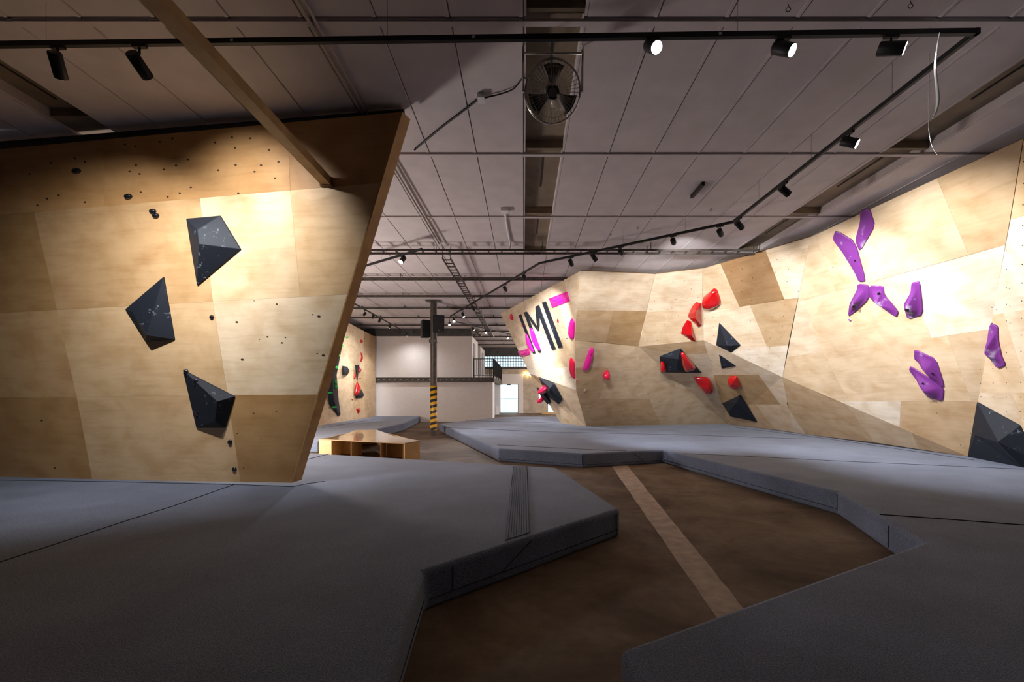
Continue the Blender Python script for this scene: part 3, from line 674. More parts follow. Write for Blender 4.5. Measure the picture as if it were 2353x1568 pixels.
for x, y, r, bh, sx, sy, l in ((796,775.5,2,0,1,1,'top'), (782.5,795,3,.15,.8,1.2,'second'), (776,817,2.6,.4,.7,1.4,'third'), (770.5,845,3.2,.7,1,1.3,'fourth'), (769.3,878,2.8,1.0,1,1.5,'fifth'), (770.5,889,2.8,1.0,1,1.6,'sixth'), (757,903,4,1.0,1.1,.6,'seventh'), (767,936,4,.8,1,.6,'lowest')):
    knob(FL, x, y, r, f'green hold, {l} in the chain down the long black volume', 'green holds on the distant wall', 'green', h=0.5, base_h=bh * 0.16, sx=sx, sy=sy)

# ------------------------------------------------------------------ crash mats
def prism(pts2, z0, z1):
    bm = bmesh.new()
    a = sum(pts2[i][0] * pts2[(i+1) % len(pts2)][1] - pts2[(i+1) % len(pts2)][0] * pts2[i][1] for i in range(len(pts2)))
    if a < 0: pts2 = pts2[::-1]
    lo = [bm.verts.new((x, y, z0)) for x, y in pts2]; hi = [bm.verts.new((x, y, z1)) for x, y in pts2]
    bm.faces.new(hi); bm.faces.new(lo[::-1])
    for i in range(len(lo)):
        j = (i + 1) % len(lo); bm.faces.new((lo[i], lo[j], hi[j], hi[i]))
    return bm
def mat_obj(pts2, label):
    c = V((sum(p[0] for p in pts2) / len(pts2), sum(p[1] for p in pts2) / len(pts2), 0))
    o = link('crash_mat', prism(pts2, 0.0, MAT_Z), M['carpet'], origin=c)
    b = bevel(o, 0.045, 4, 40)
    return tag(o, label, 'crash mat', 'grey carpeted crash mats')
def m2(px, py): p = mt(px, py); return (p.x, p.y)
MAT1 = [m2(1280,1075), m2(1425,1170), m2(975,1312), m2(885,1568), (-0.60, -1.5), (-11.3, -1.5), (-11.3, 9.9), m2(720,1042)]
mat1 = mat_obj(MAT1, 'dark grey carpeted crash mat in the left foreground under the left wall')
MAT2 = [m2(1425,1490), m2(2120,1245), m2(1923,1130), m2(1525,1034), m2(1342,1043), m2(1145,1031), m2(1009,974), m2(1138,960), m2(1184,957.5), (2.3, 24.4), (9.6, 20.0), (9.6, -1.5), (0.25, -1.5)]
mat2 = mat_obj(MAT2, 'large grey carpeted crash mat running along the right wall to the prow')
MAT3 = [m2(966,957), m2(928,973), m2(867,986), (-5.5, 12.2), (-7.3, 12.2), (-8.9, 13.0), (-8.2, 24.7)]
mat3 = mat_obj(MAT3, 'distant grey crash mat below the far left climbing wall')
def seam(mat, pts, drop=None, r=0.0065):
    pp = [mt(x, y, 0.001) for x, y in pts]
    if drop:
        e = pp[0]; d = V(drop).normalized()
        pp = [e + d * 0.05 + V((0,0,-0.20)), e + d * 0.05 + V((0,0,-0.05)), e + d * 0.03 + V((0,0,-0.012))] + pp
    bm = bmesh.new(); tube(bm, pp, r, 6); link('seam', bm, M['seam'], mat, origin=sum(pp, V()) / len(pp))
seam(mat1, [(0,1104),(270,1108),(540,1114),(672,1119),(705,1112),(745,1107)])
seam(mat1, [(538,1114),(400,1163),(296,1195.6),(116,1255),(0,1292.5),(-150,1342)])
seam(mat1, [(700,1058),(758,1043)])
seam(mat2, [(1143,1023),(1362,1034),(1439,1037)])
seam(mat2, [(1022,983),(1255,993),(1600,1000.8),(1850,1009.5)])
seam(mat2, [(1071,967),(1286,973)])
seam(mat2, [(1572,1043),(1700,1048.5),(1935,1060.5),(2353,1079)])
seam(mat2, [(2022,1183),(2149,1192),(2353,1207.5),(2420,1212)], r=0.008)
seam(mat2, [(1690,983),(1850,1002),(1930,1013),(2238,1058)])
seam(mat3, [(740,984),(800,974),(862,963)])
def side_line(mat, a, b, zs, ext, name='seam', r=0.0045):
    """thin line along a mat side face from a to b"""
    a, b = V((*a, 0)), V((*b, 0)); d = (b - a).normalized(); nrm = V((d.y, -d.x, 0)) * ext
    bm = bmesh.new(); pts = [a + nrm + V((0,0,zs[0])), b + nrm + V((0,0,zs[1]))]
    tube(bm, pts, r, 6); link(name, bm, M['seam'], mat, origin=(pts[0] + pts[1]) / 2)
A1, B1 = V((*MAT1[2], 0)), V((*MAT1[1], 0)); dd = (B1 - A1).normalized()
nr = V((dd.y, -dd.x, 0))
def on_side(s, z): return A1 + (B1 - A1) * s + nr * 0.003 + V((0, 0, z))
for pts in ([on_side(0.02, 0.085), on_side(0.98, 0.085)], [on_side(0.97, 0.27), on_side(0.97, 0.03)], [on_side(0.10, 0.27), on_side(0.10, 0.09)], [on_side(0.30, 0.09), on_side(0.44, 0.275)]):
    bm = bmesh.new(); tube(bm, pts, 0.0035, 6); link('seam', bm, M['seam'], mat1, origin=pts[0])
C1 = V((*MAT1[3], 0)); d2 = (A1 - C1).normalized(); n2 = V((d2.y, -d2.x, 0))
pts = [C1 + n2 * 0.003 + V((0,0,0.10)), A1 - d2 * 0.02 + n2 * 0.003 + V((0,0,0.10))]
bm = bmesh.new(); tube(bm, pts, 0.0035, 6); link('seam', bm, M['seam'], mat1, origin=pts[0])
for i0, i1, ss in ((1, 2, ((0.99,0.99,0.28,0.05),(0.30,0.30,0.27,0.05))), (2, 3, ((0.0,1.0,0.08,0.08),(0.97,0.955,0.27,0.06))), (4, 5, ((0.0,1.0,0.07,0.07),(0.02,0.02,0.27,0.06))), (3, 4, ((0.03,0.97,0.07,0.07),(0.25,0.40,0.06,0.27)))):
    a, b = V((*MAT2[i0], 0)), V((*MAT2[i1], 0)); dv = (b - a).normalized(); nn = V((-dv.y, dv.x, 0))
    if nn.dot(V((1.0, 7.5, 0)) - a) < 0: nn = -nn
    for s0, s1, z0, z1 in ss:
        pts = [a.lerp(b, s0) + nn * 0.003 + V((0,0,z0)), a.lerp(b, s1) + nn * 0.003 + V((0,0,z1))]
        bm = bmesh.new(); tube(bm, pts, 0.004, 6); link('seam', bm, M['seam'], mat2, origin=pts[0])
# ribbed joint strip lying over mat 1
bm = bmesh.new(); L0, L1, R0, R1 = mt(1180.5,1073), mt(1161,1243), mt(1210.5,1073), mt(1215.5,1226)
def quad_slab(bm, a, b, c, d, t):
    vs = [bm.verts.new(p) for p in (a, b, c, d)] + [bm.verts.new(p + V((0,0,t))) for p in (a, b, c, d)]
    for f in ((0,3,2,1),(4,5,6,7),(0,1,5,4),(1,2,6,5),(2,3,7,6),(3,0,4,7)): bm.faces.new([vs[i] for i in f])
quad_slab(bm, L0, L1, R1, R0, 0.004)
nr_ = 9
for k in range(nr_):
    a0, a1 = (k + 0.12) / nr_, (k + 0.88) / nr_
    quad_slab(bm, L0.lerp(R0, a0), L1.lerp(R1, a0), L1.lerp(R1, a1), L0.lerp(R0, a1), 0.009)
o = link('joint_strip', bm, M['strap'], mat1, origin=L0)
for a, b in ((L0, L1), (R0, R1)):
    bm = bmesh.new(); tube(bm, [a + V((0,0,.004)), b + V((0,0,.004))], .006, 6); link('seam', bm, M['seam'], mat1, origin=a)
o['label'] = 'ribbed carpet strip covering the mat joint'

# ------------------------------------------------------------------ floor, shell
RX0, RX1, RY0, RY1 = -11.5, 12.0, -4.0, 34.6
fl = struct(link('floor', bm_box((RX0 - .2, RY0 - .2, -0.2), (RX1 + .2, RY1 + .2, 0)), M['floor']))
s0, s1, s2, s3 = Pz(1410,1078,0), Pz(1445,1075,0), Pz(1700,1388,0), Pz(1640,1412,0)
dl = (s3 - s0); dr = (s2 - s1)
bm = bmesh.new(); rows = 40; prev = None
for k in range(rows + 1):
    t = -0.15 + 1.35 * k / rows; jl, jr = random.uniform(-.008,.008), random.uniform(-.008,.008)
    a = s0 + dl * t + V((jl, 0, 0.0025)); b = s1 + dr * t + V((jr, 0, 0.0025))
    cur = (bm.verts.new(a), bm.verts.new(b))
    if prev: bm.faces.new((prev[0], cur[0], cur[1], prev[1]))
    prev = cur
ex = bmesh.ops.extrude_face_region(bm, geom=bm.faces[:])
bmesh.ops.translate(bm, verts=[v for v in ex['geom'] if isinstance(v, bmesh.types.BMVert)], vec=(0, 0, -0.002))
bmesh.ops.recalc_face_normals(bm, faces=bm.faces)
o = link('pale_floor_strip', bm, M['stripe'], fl, origin=s0); o['label'] = 'pale worn strip crossing the brown floor'
struct(link('wall_left', bm_box((RX0 - .2, RY0, 0), (RX0, RY1, CEIL + .4)), M['darkconc']))
struct(link('wall_right', bm_box((RX1, RY0, 0), (RX1 + .2, RY1, CEIL + .4)), M['darkconc']))
struct(link('wall_near', bm_box((RX0 - .2, RY0 - .2, 0), (RX1 + .2, RY0, CEIL + .4)), M['darkconc']))
# far wall with openings
WY0, WY1 = RY1, RY1 + 0.25
holes = [(-3.2, 4.2, 3.53, 4.32), (-1.80, -0.40, 0.0, 2.20), (1.12, 1.62, 1.15, 2.10), (1.83, 2.9, 0.02, 0.95)]
xs = sorted({RX0, RX1} | {h[0] for h in holes} | {h[1] for h in holes}); zs = sorted({0.0, CEIL + .4} | {h[2] for h in holes} | {h[3] for h in holes})
bm = bmesh.new()
for i in range(len(xs) - 1):
    for j in range(len(zs) - 1):
        mx_, mz_ = (xs[i] + xs[i+1]) / 2, (zs[j] + zs[j+1]) / 2
        if any(h[0] < mx_ < h[1] and h[2] < mz_ < h[3] for h in holes): continue
        box(bm, (xs[i], WY0, zs[j]), (xs[i+1], WY1, zs[j+1]))
struct(link('wall_far', bm, M['concrete']))
bm = bmesh.new(); box(bm, (-3.6, WY0 - .02, 2.20), (-0.02, WY0, 2.98)); box(bm, (-0.40, WY0 - .02, 0), (-0.02, WY0, 2.20)); box(bm, (-3.6, WY0 - .02, 0), (-1.80, WY0, 2.20))
struct(link('trim_1', bm, M['white']))                       # white plaster round the door
bm = bmesh.new(); box(bm, (-3.6, WY0 - .12, 4.32), (4.6, WY0, 4.97)); box(bm, (-3.6, WY0 - .08, 3.36), (4.6, WY0, 3.53))
struct(link('trim_2', bm, M['darkconc']))                    # lintel and sill beams
# glass block window
w1 = struct(link('window_1', bm_box((-3.2, WY0 + .10, 3.53), (4.2, WY0 + .14, 4.32)), M['gblock']))
bm = bmesh.new()
for k in range(38): box(bm, (-3.2 + k * 0.2, WY0 + .06, 3.53), (-3.2 + k * 0.2 + 0.045, WY0 + .16, 4.32))
for k in range(1, 4): box(bm, (-3.2, WY0 + .06, 3.53 + k * 0.1975), (4.2, WY0 + .16, 3.53 + k * 0.1975 + 0.045))
link('glazing_bars', bm, M['grey'], w1)
def framed(name, x0, x1, z0, z1, mid=None):
    o = struct(link(name, bm_box((x0 + .04, WY0 + .10, z0 + .04), (x1 - .04, WY0 + .115, z1 - .04)), M['glass']))
    bm = bmesh.new()
    for a, b in (((x0, WY0 + .06, z0), (x0 + .04, WY0 + .16, z1)), ((x1 - .04, WY0 + .06, z0), (x1, WY0 + .16, z1)), ((x0, WY0 + .06, z0), (x1, WY0 + .16, z0 + .04)), ((x0, WY0 + .06, z1 - .04), (x1, WY0 + .16, z1))): box(bm, a, b)
    link('frame', bm, M['grey'], o); return o
d1 = framed('door_1', -1.80, -0.40, 0.0, 2.20)
link('door_closer', bm_box((-1.25, WY0 + .0, 2.12), (-0.98, WY0 + .06, 2.20)), M['black'], d1)
framed('window_2', 1.12, 1.62, 1.15, 2.10); framed('window_3', 1.83, 2.9, 0.02, 0.95)
# outside
tag(link('lawn', bm_box((-40, WY1 + .05, -0.25), (40, 90, -0.05)), M['grass']), None, None, kind='structure')
fe = tag(empty('fence', (-1.4, 40, -0.05)), 'thin pale fence outside the glass door', 'fence')
for x in (-4.0, -1.62, 1.0, 3.4):
    link('post', bm_box((x - .025, 39.98, -0.05), (x + .025, 40.03, 1.25)), M['teal'], fe)
link('rail', bm_box((-8, 39.99, 1.0), (6, 40.02, 1.05)), M['teal'], fe)

# ceiling: painted panels with open joints, joint strips and three sunken troughs
rowsY = [4.15 + 2.35 * k for k in range(-4, 14)]
TR = [(-5.96, -5.37), (0.0, 0.58), (5.12, 5.75)]
xs = []
def fill(a, b, n): return [(a + (b - a) * i / n, a + (b - a) * (i + 1) / n) for i in range(n)]
cols = fill(RX0, TR[0][0], 9) + [TR[0]] + fill(TR[0][1], TR[1][0], 8) + [TR[1]] + fill(TR[1][1], TR[2][0], 7) + [TR[2]] + fill(TR[2][1], RX1, 10)
bm = bmesh.new()
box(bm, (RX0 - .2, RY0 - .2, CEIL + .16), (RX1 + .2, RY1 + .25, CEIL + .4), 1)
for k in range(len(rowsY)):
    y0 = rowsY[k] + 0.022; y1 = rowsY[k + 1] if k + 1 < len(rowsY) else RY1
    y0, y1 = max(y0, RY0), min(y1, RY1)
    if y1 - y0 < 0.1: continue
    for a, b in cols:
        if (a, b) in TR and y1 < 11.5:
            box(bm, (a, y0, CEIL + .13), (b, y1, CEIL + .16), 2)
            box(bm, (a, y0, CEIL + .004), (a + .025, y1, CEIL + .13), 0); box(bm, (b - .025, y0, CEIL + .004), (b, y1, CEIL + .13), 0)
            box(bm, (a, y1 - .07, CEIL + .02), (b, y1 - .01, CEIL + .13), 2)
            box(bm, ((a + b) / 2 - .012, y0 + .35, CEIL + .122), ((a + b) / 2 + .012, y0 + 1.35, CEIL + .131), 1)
        else:
            box(bm, (a + .005, y0, CEIL), (b - .005, y1, CEIL + .05), 0)
            box(bm, (b - .04, y0, CEIL - .006), (b - .008, y1, CEIL + .01), 0)
    box(bm, (RX0, y0 + .012, CEIL - .016), (RX1, y0 + .075, CEIL + .01), 0)
box(bm, (-5.96, 5.70, CEIL + .03), (-5.37, 6.20, CEIL + .13), 2)  # added filler block, keeps stray light out of the left trough
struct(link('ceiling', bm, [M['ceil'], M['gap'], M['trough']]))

# ------------------------------------------------------------------ white block with gallery
Y0 = 24.8
bm = bmesh.new(); box(bm, (-8.6, Y0, 0), (-1.68, 26.4, 2.15)); box(bm, (-8.6, Y0, 2.41), (-2.80, 27.9, 4.66))
struct(link('wall_inner', bm, M['white']))
struct(link('wall_inner_grey', bm_box((-8.6, 26.4, 0), (-1.98, RY1 - .05, 2.15)), M['grey']))
bm = bmesh.new(); box(bm, (-8.6, 30.3, 2.41), (-2.87, 33.5, 4.66)); struct(link('wall_inner_rear', bm, M['white']))
bm = bmesh.new(); box(bm, (-8.6, Y0 - .02, 4.66), (-2.80, Y0 + .3, CEIL - .02)); struct(link('trim_3', bm, M['darkconc']))
# dark steel channel along the block
sb = tag(empty('steel_channel', (-5.2, Y0, 2.15)), 'dark steel channel with a row of bolts across the white block', 'steel beam')
bm = bmesh.new(); box(bm, (-8.06, Y0 - .05, 2.15), (-1.68, Y0 + .02, 2.41)); box(bm, (-8.06, Y0 - .12, 2.385), (-1.68, Y0 - .05, 2.41)); box(bm, (-8.06, Y0 - .12, 2.15), (-1.68, Y0 - .05, 2.175))
link('channel', bm, M['steel'], sb)
for k in range(19):
    x = -7.9 + k * 0.31; bm = bmesh.new(); tube(bm, [(x, Y0 - .05, 2.31), (x, Y0 - .075, 2.31)], 0.028, 8); link('bolt', bm, M['galv'], sb, origin=(x, Y0 - .06, 2.31))
# gallery platform, railing
struct(link('trim_4', bm_box((-2.80, Y0, 2.15), (-1.62, RY1 - .05, 2.41)), M['steel']))
struct(link('door_2', bm_box((-2.80, 25.5, 2.41), (-2.77, 26.3, 4.35)), M['grey']))
struct(link('door_3', bm_box((-2.87, 31.2, 2.41), (-2.84, 32.2, 4.3)), M['grey']))
rl = tag(empty('railing', (-2.2, Y0, 2.41)), 'dark steel baluster railing of the gallery above the white block', 'railing')
bm = bmesh.new(); obox(bm, (-2.72, Y0 + .05, 3.43), (-1.64, Y0 + .05, 3.43), .05, .04); obox(bm, (-1.64, Y0 + .05, 3.43), (-1.64, 33.9, 3.43), .05, .04); link('top_rail', bm, M['black'], rl)
bm = bmesh.new(); obox(bm, (-2.72, Y0 + .05, 2.53), (-1.64, Y0 + .05, 2.53), .03, .03); obox(bm, (-1.64, Y0 + .05, 2.53), (-1.64, 33.9, 2.53), .03, .03); link('bottom_rail', bm, M['black'], rl)
for x, y in [(-2.72, Y0 + .05), (-1.64, Y0 + .05), (-1.64, 27.3), (-1.64, 29.6), (-1.64, 31.9), (-1.64, 33.9)]:
    link('post', bm_box((x - .03, y - .03, 2.41), (x + .03, y + .03, 3.45)), M['black'], rl)
for k in range(8): link('baluster', bm_box((-2.59 + k * .12, Y0 + .04, 2.53), (-2.57 + k * .12, Y0 + .06, 3.42)), M['black'], rl)
for k in range(58):
    y = Y0 + .2 + k * .155; link('baluster', bm_box((-1.65, y - .01, 2.53), (-1.63, y + .01, 3.42)), M['black'], rl)
# warm wall lamps
for x, z, l in ((0.13, 2.98, 'left'), (0.42, 2.90, 'right')):
    o = tag(empty('wall_lamp', (x, WY0, z)), f'warm glowing wall lamp on the far concrete wall, {l} of the two', 'wall lamp', 'warm wall lamps')
    bm = bmesh.new(); tube(bm, [(x, WY0, z - .1), (x, WY0 - .1, z - .1), (x, WY0 - .12, z - .02)], 0.02, 8); link('bracket', bm, M['black'], o, origin=(x, WY0, z))
    bm = bmesh.new(); bmesh.ops.create_uvsphere(bm, u_segments=12, v_segments=8, radius=0.075); link('bulb', bm, M['warm'], o).location = (0, -.12, 0.03)
# stacked boards on the far floor, a small white board by the grey wall
o = tag(empty('board_stack', (1.75, 33.4, 0)), 'low stack of pale boards on the floor by the far wall', 'boards')
for k in range(3): link('board', bm_box((1.35 - .08 * (k % 2), 33.0, 0.05 * k), (2.35, 33.8, 0.05 * k + .04)), M['benchside'], o)
o = tag(empty('sign_board', (-2.0, 32.6, 0)), 'small white floor sign beside the glass door', 'floor sign')
for s in (-1, 1):
    bm = bmesh.new(); obox(bm, (-1.88, 32.4 + s * .18, 0.0), (-1.88, 32.4, 0.62), .3, .025); link('board', bm, M['plastic'], o, origin=(-1.88, 32.4, .3))

# ------------------------------------------------------------------ column, speakers
cx_, cy_ = -3.375, 17.1
cl = tag(empty('steel_column', (cx_, cy_, 0)), 'round dark steel column with black and yellow tape round its foot', 'column')
bm = bmesh.new(); tube(bm, [(cx_, cy_, 0), (cx_, cy_, CEIL - .03)], 0.122, 28); link('shaft', bm, M['steel'], cl, origin=(cx_, cy_, 0))
bm = bmesh.new(); tube(bm, [(cx_, cy_, 0.20), (cx_, cy_, 1.86)], 0.126, 28); link('hazard_tape', bm, M['tape'], cl, origin=(cx_, cy_, 0.2))
link('cap_plate', bm_box((cx_ - .28, cy_ - .2, CEIL - .04), (cx_ + .28, cy_ + .2, CEIL - .017)), M['steel'], cl)
link('clamp_band', bm_box((cx_ - .15, cy_ - .14, 3.48), (cx_ + .15, cy_ + .14, 3.60)), M['steel'], cl)
def speaker(c, ang, w, h, d, label):
    o = tag(empty('loudspeaker', c), label, 'loudspeaker', 'loudspeakers on the column')
    bm = bmesh.new()
    pts = [(-w/2, -d/2), (w/2, -d/2), (w/2*.72, d/2), (-w/2*.72, d/2)]
    bm2 = prism(pts, -h/2, h/2); cab = link('cabinet', bm2, M['speaker'], o, local=True); bevel(cab, .012)
    bm.free(); g = link('grille', bm_box((-w/2 + .03, -d/2 - .012, -h/2 + .03), (w/2 - .03, -d/2 + .002, h/2 - .03)), M['black'], o, local=True)
    bg = link('badge', bm_box((-.02, -d/2 - .016, -h/2 + .06), (.02, -d/2 - .011, -h/2 + .085)), M['galv'], o, local=True)
    bk = link('bracket', bm_box((-.05, d/2 - .01, -.05), (.05, d/2 + .12, .05)), M['black'], o, local=True)
    o.rotation_euler = (0, 0, ang)
sp = P(1008, 745.5, 16.8); speaker((sp.x, 16.8, sp.z), math.radians(10), 0.42, 0.63, 0.32, 'black loudspeaker on the right of the column, facing the room')
sp = P(981, 756, 17.15); speaker((sp.x - .06, 17.2, sp.z), math.radians(-68), 0.42, 0.65, 0.30, 'black loudspeaker on the left of the column, turned to the left')

# ------------------------------------------------------------------ bench
BZ = 0.45
def bz(px, py): p = Pz(px, py, BZ); return V((p.x, p.y, 0))
b_fl, b_fr, b_r, b_br, b_bl = bz(732,1009), bz(930.4,1018.7), bz(965.4,1013), bz(864,987.4), bz(818,988.7)
be = tag(empty('bench', (-4.1, 12.2, 0)), 'low five-sided plywood bench with open compartments between the mats', 'bench')
# top in two boards split along one line
s_l, s_r = bz(781,1002), bz(903.6,1002); g_ = V((0, .004, 0))
def top(pts): return prism([(p.x, p.y) for p in pts], BZ - .022, BZ)
link('top_board', top([b_fl, b_fr, b_r, s_r - g_, s_l - g_]), M['benchwood'], be)
link('top_board', top([s_l + g_, s_r + g_, b_br, b_bl]), M['benchwood'], be)
def vpan(a, b, name, t=.02, m='benchside', z1=BZ - .0225):
    bm = bmesh.new(); c = (a + b) / 2; obox(bm, a + V((0,0,z1/2)), b + V((0,0,z1/2)), t, z1); link(name, bm, M[m], be, origin=c)
ctr = (b_fl + b_fr + b_r + b_br + b_bl) / 5
ins = lambda p, k=0.985: ctr + (p - ctr) * k
q1 = b_fl.lerp(b_fr, 0.155); 
vpan(ins(b_fl), ins(q1), 'front_panel'); vpan(ins(b_fr), ins(b_r), 'side_panel'); vpan(ins(b_r), ins(b_br), 'side_panel'); vpan(ins(b_bl), ins(b_fl), 'side_panel'); vpan(ins(b_br), ins(b_bl), 'back_panel')
for t in (0.155, 0.39, 0.735, 0.985):
    a = ins(b_fl).lerp(ins(b_fr), t); vpan(a + V((0,.012,0)), a + V((-0.12 * (t - .2), 0.62, 0)), 'divider', .018)
vpan(ins(b_fl).lerp(ins(b_fr), .16) + V((0,.64,0)), ins(b_fl).lerp(ins(b_fr), .41) + V((0,.64,0)), 'inner_panel')
vpan(ins(b_fl).lerp(ins(b_fr), .72) + V((-.06,.66,0)), ins(b_fl).lerp(ins(b_fr), .96) + V((-.06,.66,0)), 'inner_panel')

# ------------------------------------------------------------------ wooden strut
zb = 4.24; e = LW.on(751, 418)
st_c = V((e.x, 0, e.z))
st = tag(empty('timber_strut', (e.x, 2.5, e.z)), 'square timber strut running from the left wall top overhead towards the camera', 'timber beam')
bm = bmesh.new(); box(bm, (e.x - .06, RY0, e.z - .05), (e.x + .06, e.y - .03, e.z + .05)); link('timber', bm, M['beam'], st)
bm = bmesh.new(); box(bm, (e.x - .075, e.y - .035, e.z - .06), (e.x + .075, e.y + .01, e.z + .045)); link('end_plate', bm, M['frame'], st)

# ------------------------------------------------------------------ cable ladders, pipes
def ladder(p0, p1, width, label, pitch=0.3, rail=0.045, across=True, extra=None):
    p0, p1 = V(p0), V(p1); d = (p1 - p0).normalized(); u = V((-d.y, d.x, 0))
    o = tag(empty('cable_ladder', (p0 + p1) / 2), label, 'cable ladder', 'steel cable ladders under the ceiling')
    for s in (-1, 1):
        bm = bmesh.new(); obox(bm, p0 + u * s * width / 2, p1 + u * s * width / 2, .022, rail); link('side_rail', bm, M['steel'], o, origin=(p0 + p1) / 2)
    n = int((p1 - p0).length / pitch); bm = bmesh.new(); many = n > 95
    for k in range(n):
        c = p0 + d * (k + .5) * pitch
        if not many: bm = bmesh.new()
        obox(bm, c - u * width / 2, c + u * width / 2, .035, .02)
        if not many: link('rung', bm, M['steel'], o, origin=c)
    if many: link('rungs', bm, M['steel'], o)
    else: bm.free() if n == 0 else None
    L = (p1 - p0).length; m_ = max(2, int(L / 2.4))
    for k in range(m_ + 1):
        c = p0 + d * L * k / m_
        for s in (-1, 1):
            hb = bmesh.new(); e = c + u * s * width / 2; tube(hb, [e, V((e.x, e.y, CEIL - .001))], .008, 6); link('hanger_rod', hb, M['steel'], o, origin=e)
    return o
ladder((-9.5, 10.55, 4.89), (5.4, 10.55, 4.89), 0.26, 'widest cable ladder crossing the ceiling, nearest of the crossing ones', pitch=0.305)
ladder((-9.5, 13.25, 4.93), (2.4, 13.25, 4.93), 0.20, 'second cable ladder crossing the ceiling', pitch=0.33)
ladder((-9.5, 15.75, 4.95), (1.2, 15.75, 4.95), 0.18, 'third cable ladder crossing the ceiling', pitch=0.4)
ladder((-1.82, 10.75, 4.80), (-1.82, 26.6, 4.80), 0.19, 'long cable ladder running lengthwise along the ceiling into the distance', pitch=0.3)
def pipe(pts, r, label, m='conduit', name='conduit_pipe', cat='pipe', group='conduit pipes under the ceiling', clips=0):
    c = sum((V(p) for p in pts), V()) / len(pts)
    bm = bmesh.new(); tube(bm, pts, r, 8); o = link(name, bm, M[m], origin=c)
    for k in range(clips):
        p = V(pts[0]).lerp(V(pts[-1]), (k + .5) / clips); link('clip', bm_box(p - V((.02, .05, .02)), V((p.x + .02, p.y + .05, CEIL))), M['steel'], o, origin=p)
    return tag(o, label, cat, group)
nm = ['nearest', 'second', 'third', 'fourth', 'fifth', 'sixth', 'seventh']
for k, y in enumerate((18.2, 20.55, 22.9, 25.25, 27.6, 29.95, 32.3)):
    x1 = 1.2 if y < 25 else 4.0
    pipe([(-9, y, 4.985), (x1, y, 4.985)] , 0.035, f'dark pipe crossing the ceiling beyond the cable ladders, {nm[k]} of seven', 'steel', clips=6)
pipe([(-1.96, -1.0, 5.035), (-1.96, 6.6, 5.035), (-1.93, 10.4, 5.03)], 0.017, 'pale conduit running lengthwise along the ceiling, left of two')
pipe([(-1.90, -1.0, 5.035), (-1.90, 6.6, 5.035), (-1.87, 10.5, 5.0), (-1.75, 10.75, 4.86)], 0.013, 'pale conduit running lengthwise along the ceiling, right of two')
pipe([(-1.72, 15.9, 4.84), (-1.72, 26.8, 4.82)], 0.012, 'bright steel rod lying along the lengthwise cable ladder', 'chrome')
# junction boxes and cords
jb = P(1160, 484, 8.62); o = tag(link('junction_box', bm_box((jb.x - .07, 8.45, CEIL - .06), (jb.x + .07, 8.62, CEIL)), M['plastic'], origin=(jb.x, 8.5, CEIL)), 'white junction box on the ceiling near the crossing cable ladder', 'junction box', 'white ceiling junction boxes')
pipe([(jb.x, 8.62, CEIL - .02), (jb.x + .02, 9.6, CEIL - .02), (jb.x + .05, 10.35, CEIL - .03), (jb.x + .03, 10.5, 4.9)], 0.02, 'white conduit from the junction box to the crossing cable ladder', 'plastic')
jx = P(1106, 224, 5.29); o = tag(link('junction_box', bm_box((jx.x - .04, 5.21, CEIL - .05), (jx.x + .04, 5.33, CEIL)), M['plastic'], origin=(jx.x, 5.27, CEIL)), 'white junction box on the ceiling left of the fan', 'junction box', 'white ceiling junction boxes')
c0, c1, c2 = P(1200,180,4.95), P(1180,204,5.1), P(1150,216,5.2)
pts = smooth_pts([V((0.02, 4.72, 4.90)), c0, c1, c2, V((jx.x + .03, 5.27, CEIL - .02))]); 
pipe(pts, 0.008, 'black fan cord from the fan bracket to the junction box', 'black', 'power_cord', 'cord', 'black power cords')
w0 = P(938, 347, 6.05)
pts = smooth_pts([V((jx.x - .03, 5.29, CEIL - .015)), P(1060,258,5.55), P(1010,296,5.9), V((w0.x, 6.4, CEIL - .02))]); pts = [V((p.x, p.y, min(p.z, CEIL - .012))) for p in pts]
pipe(pts, 0.013, 'black cord along the ceiling from the junction box to the left wall top', 'black', 'power_cord', 'cord', 'black power cords')
# small black slot fixture on the ceiling
sf = P(1605, 431, 7.62)
bm = bmesh.new(); obox(bm, (sf.x, 7.42, CEIL - .03), (sf.x, 7.92, CEIL - .03), .05, .06); o = link('ceiling_bracket', bm, M['black'], origin=(sf.x, 7.6, CEIL)); tag(o, 'short black bar fixed to the ceiling between two joints', 'ceiling bracket')

for px, py, l in ((1811,18,'above the middle glaring spotlight'), (2092,10,'above the track corner spotlight'), (1634,482,'between the long track and the second joint'),
    (1403,537,'left of the slanting track over its middle'), (1465,523,'right of the other one near the slanting track'), (1225,584,'beyond the crossing cable ladder under the central trough')):
    p = Pz(px, py, CEIL - .03); r = .022; bm = bmesh.new()
    tube(bm, smooth_pts([V((p.x, p.y, CEIL)), V((p.x + .005, p.y, p.z + .01)), V((p.x + r, p.y, p.z - .01)), V((p.x, p.y, p.z - .035)), V((p.x - r, p.y, p.z - .02)), V((p.x - r * .4, p.y, p.z))], 4), .004, 6)
    tag(link('ceiling_hook', bm, M['steel'], origin=p), 'small dark wire hook in the ceiling, ' + l, 'hook', 'wire hooks in the ceiling')
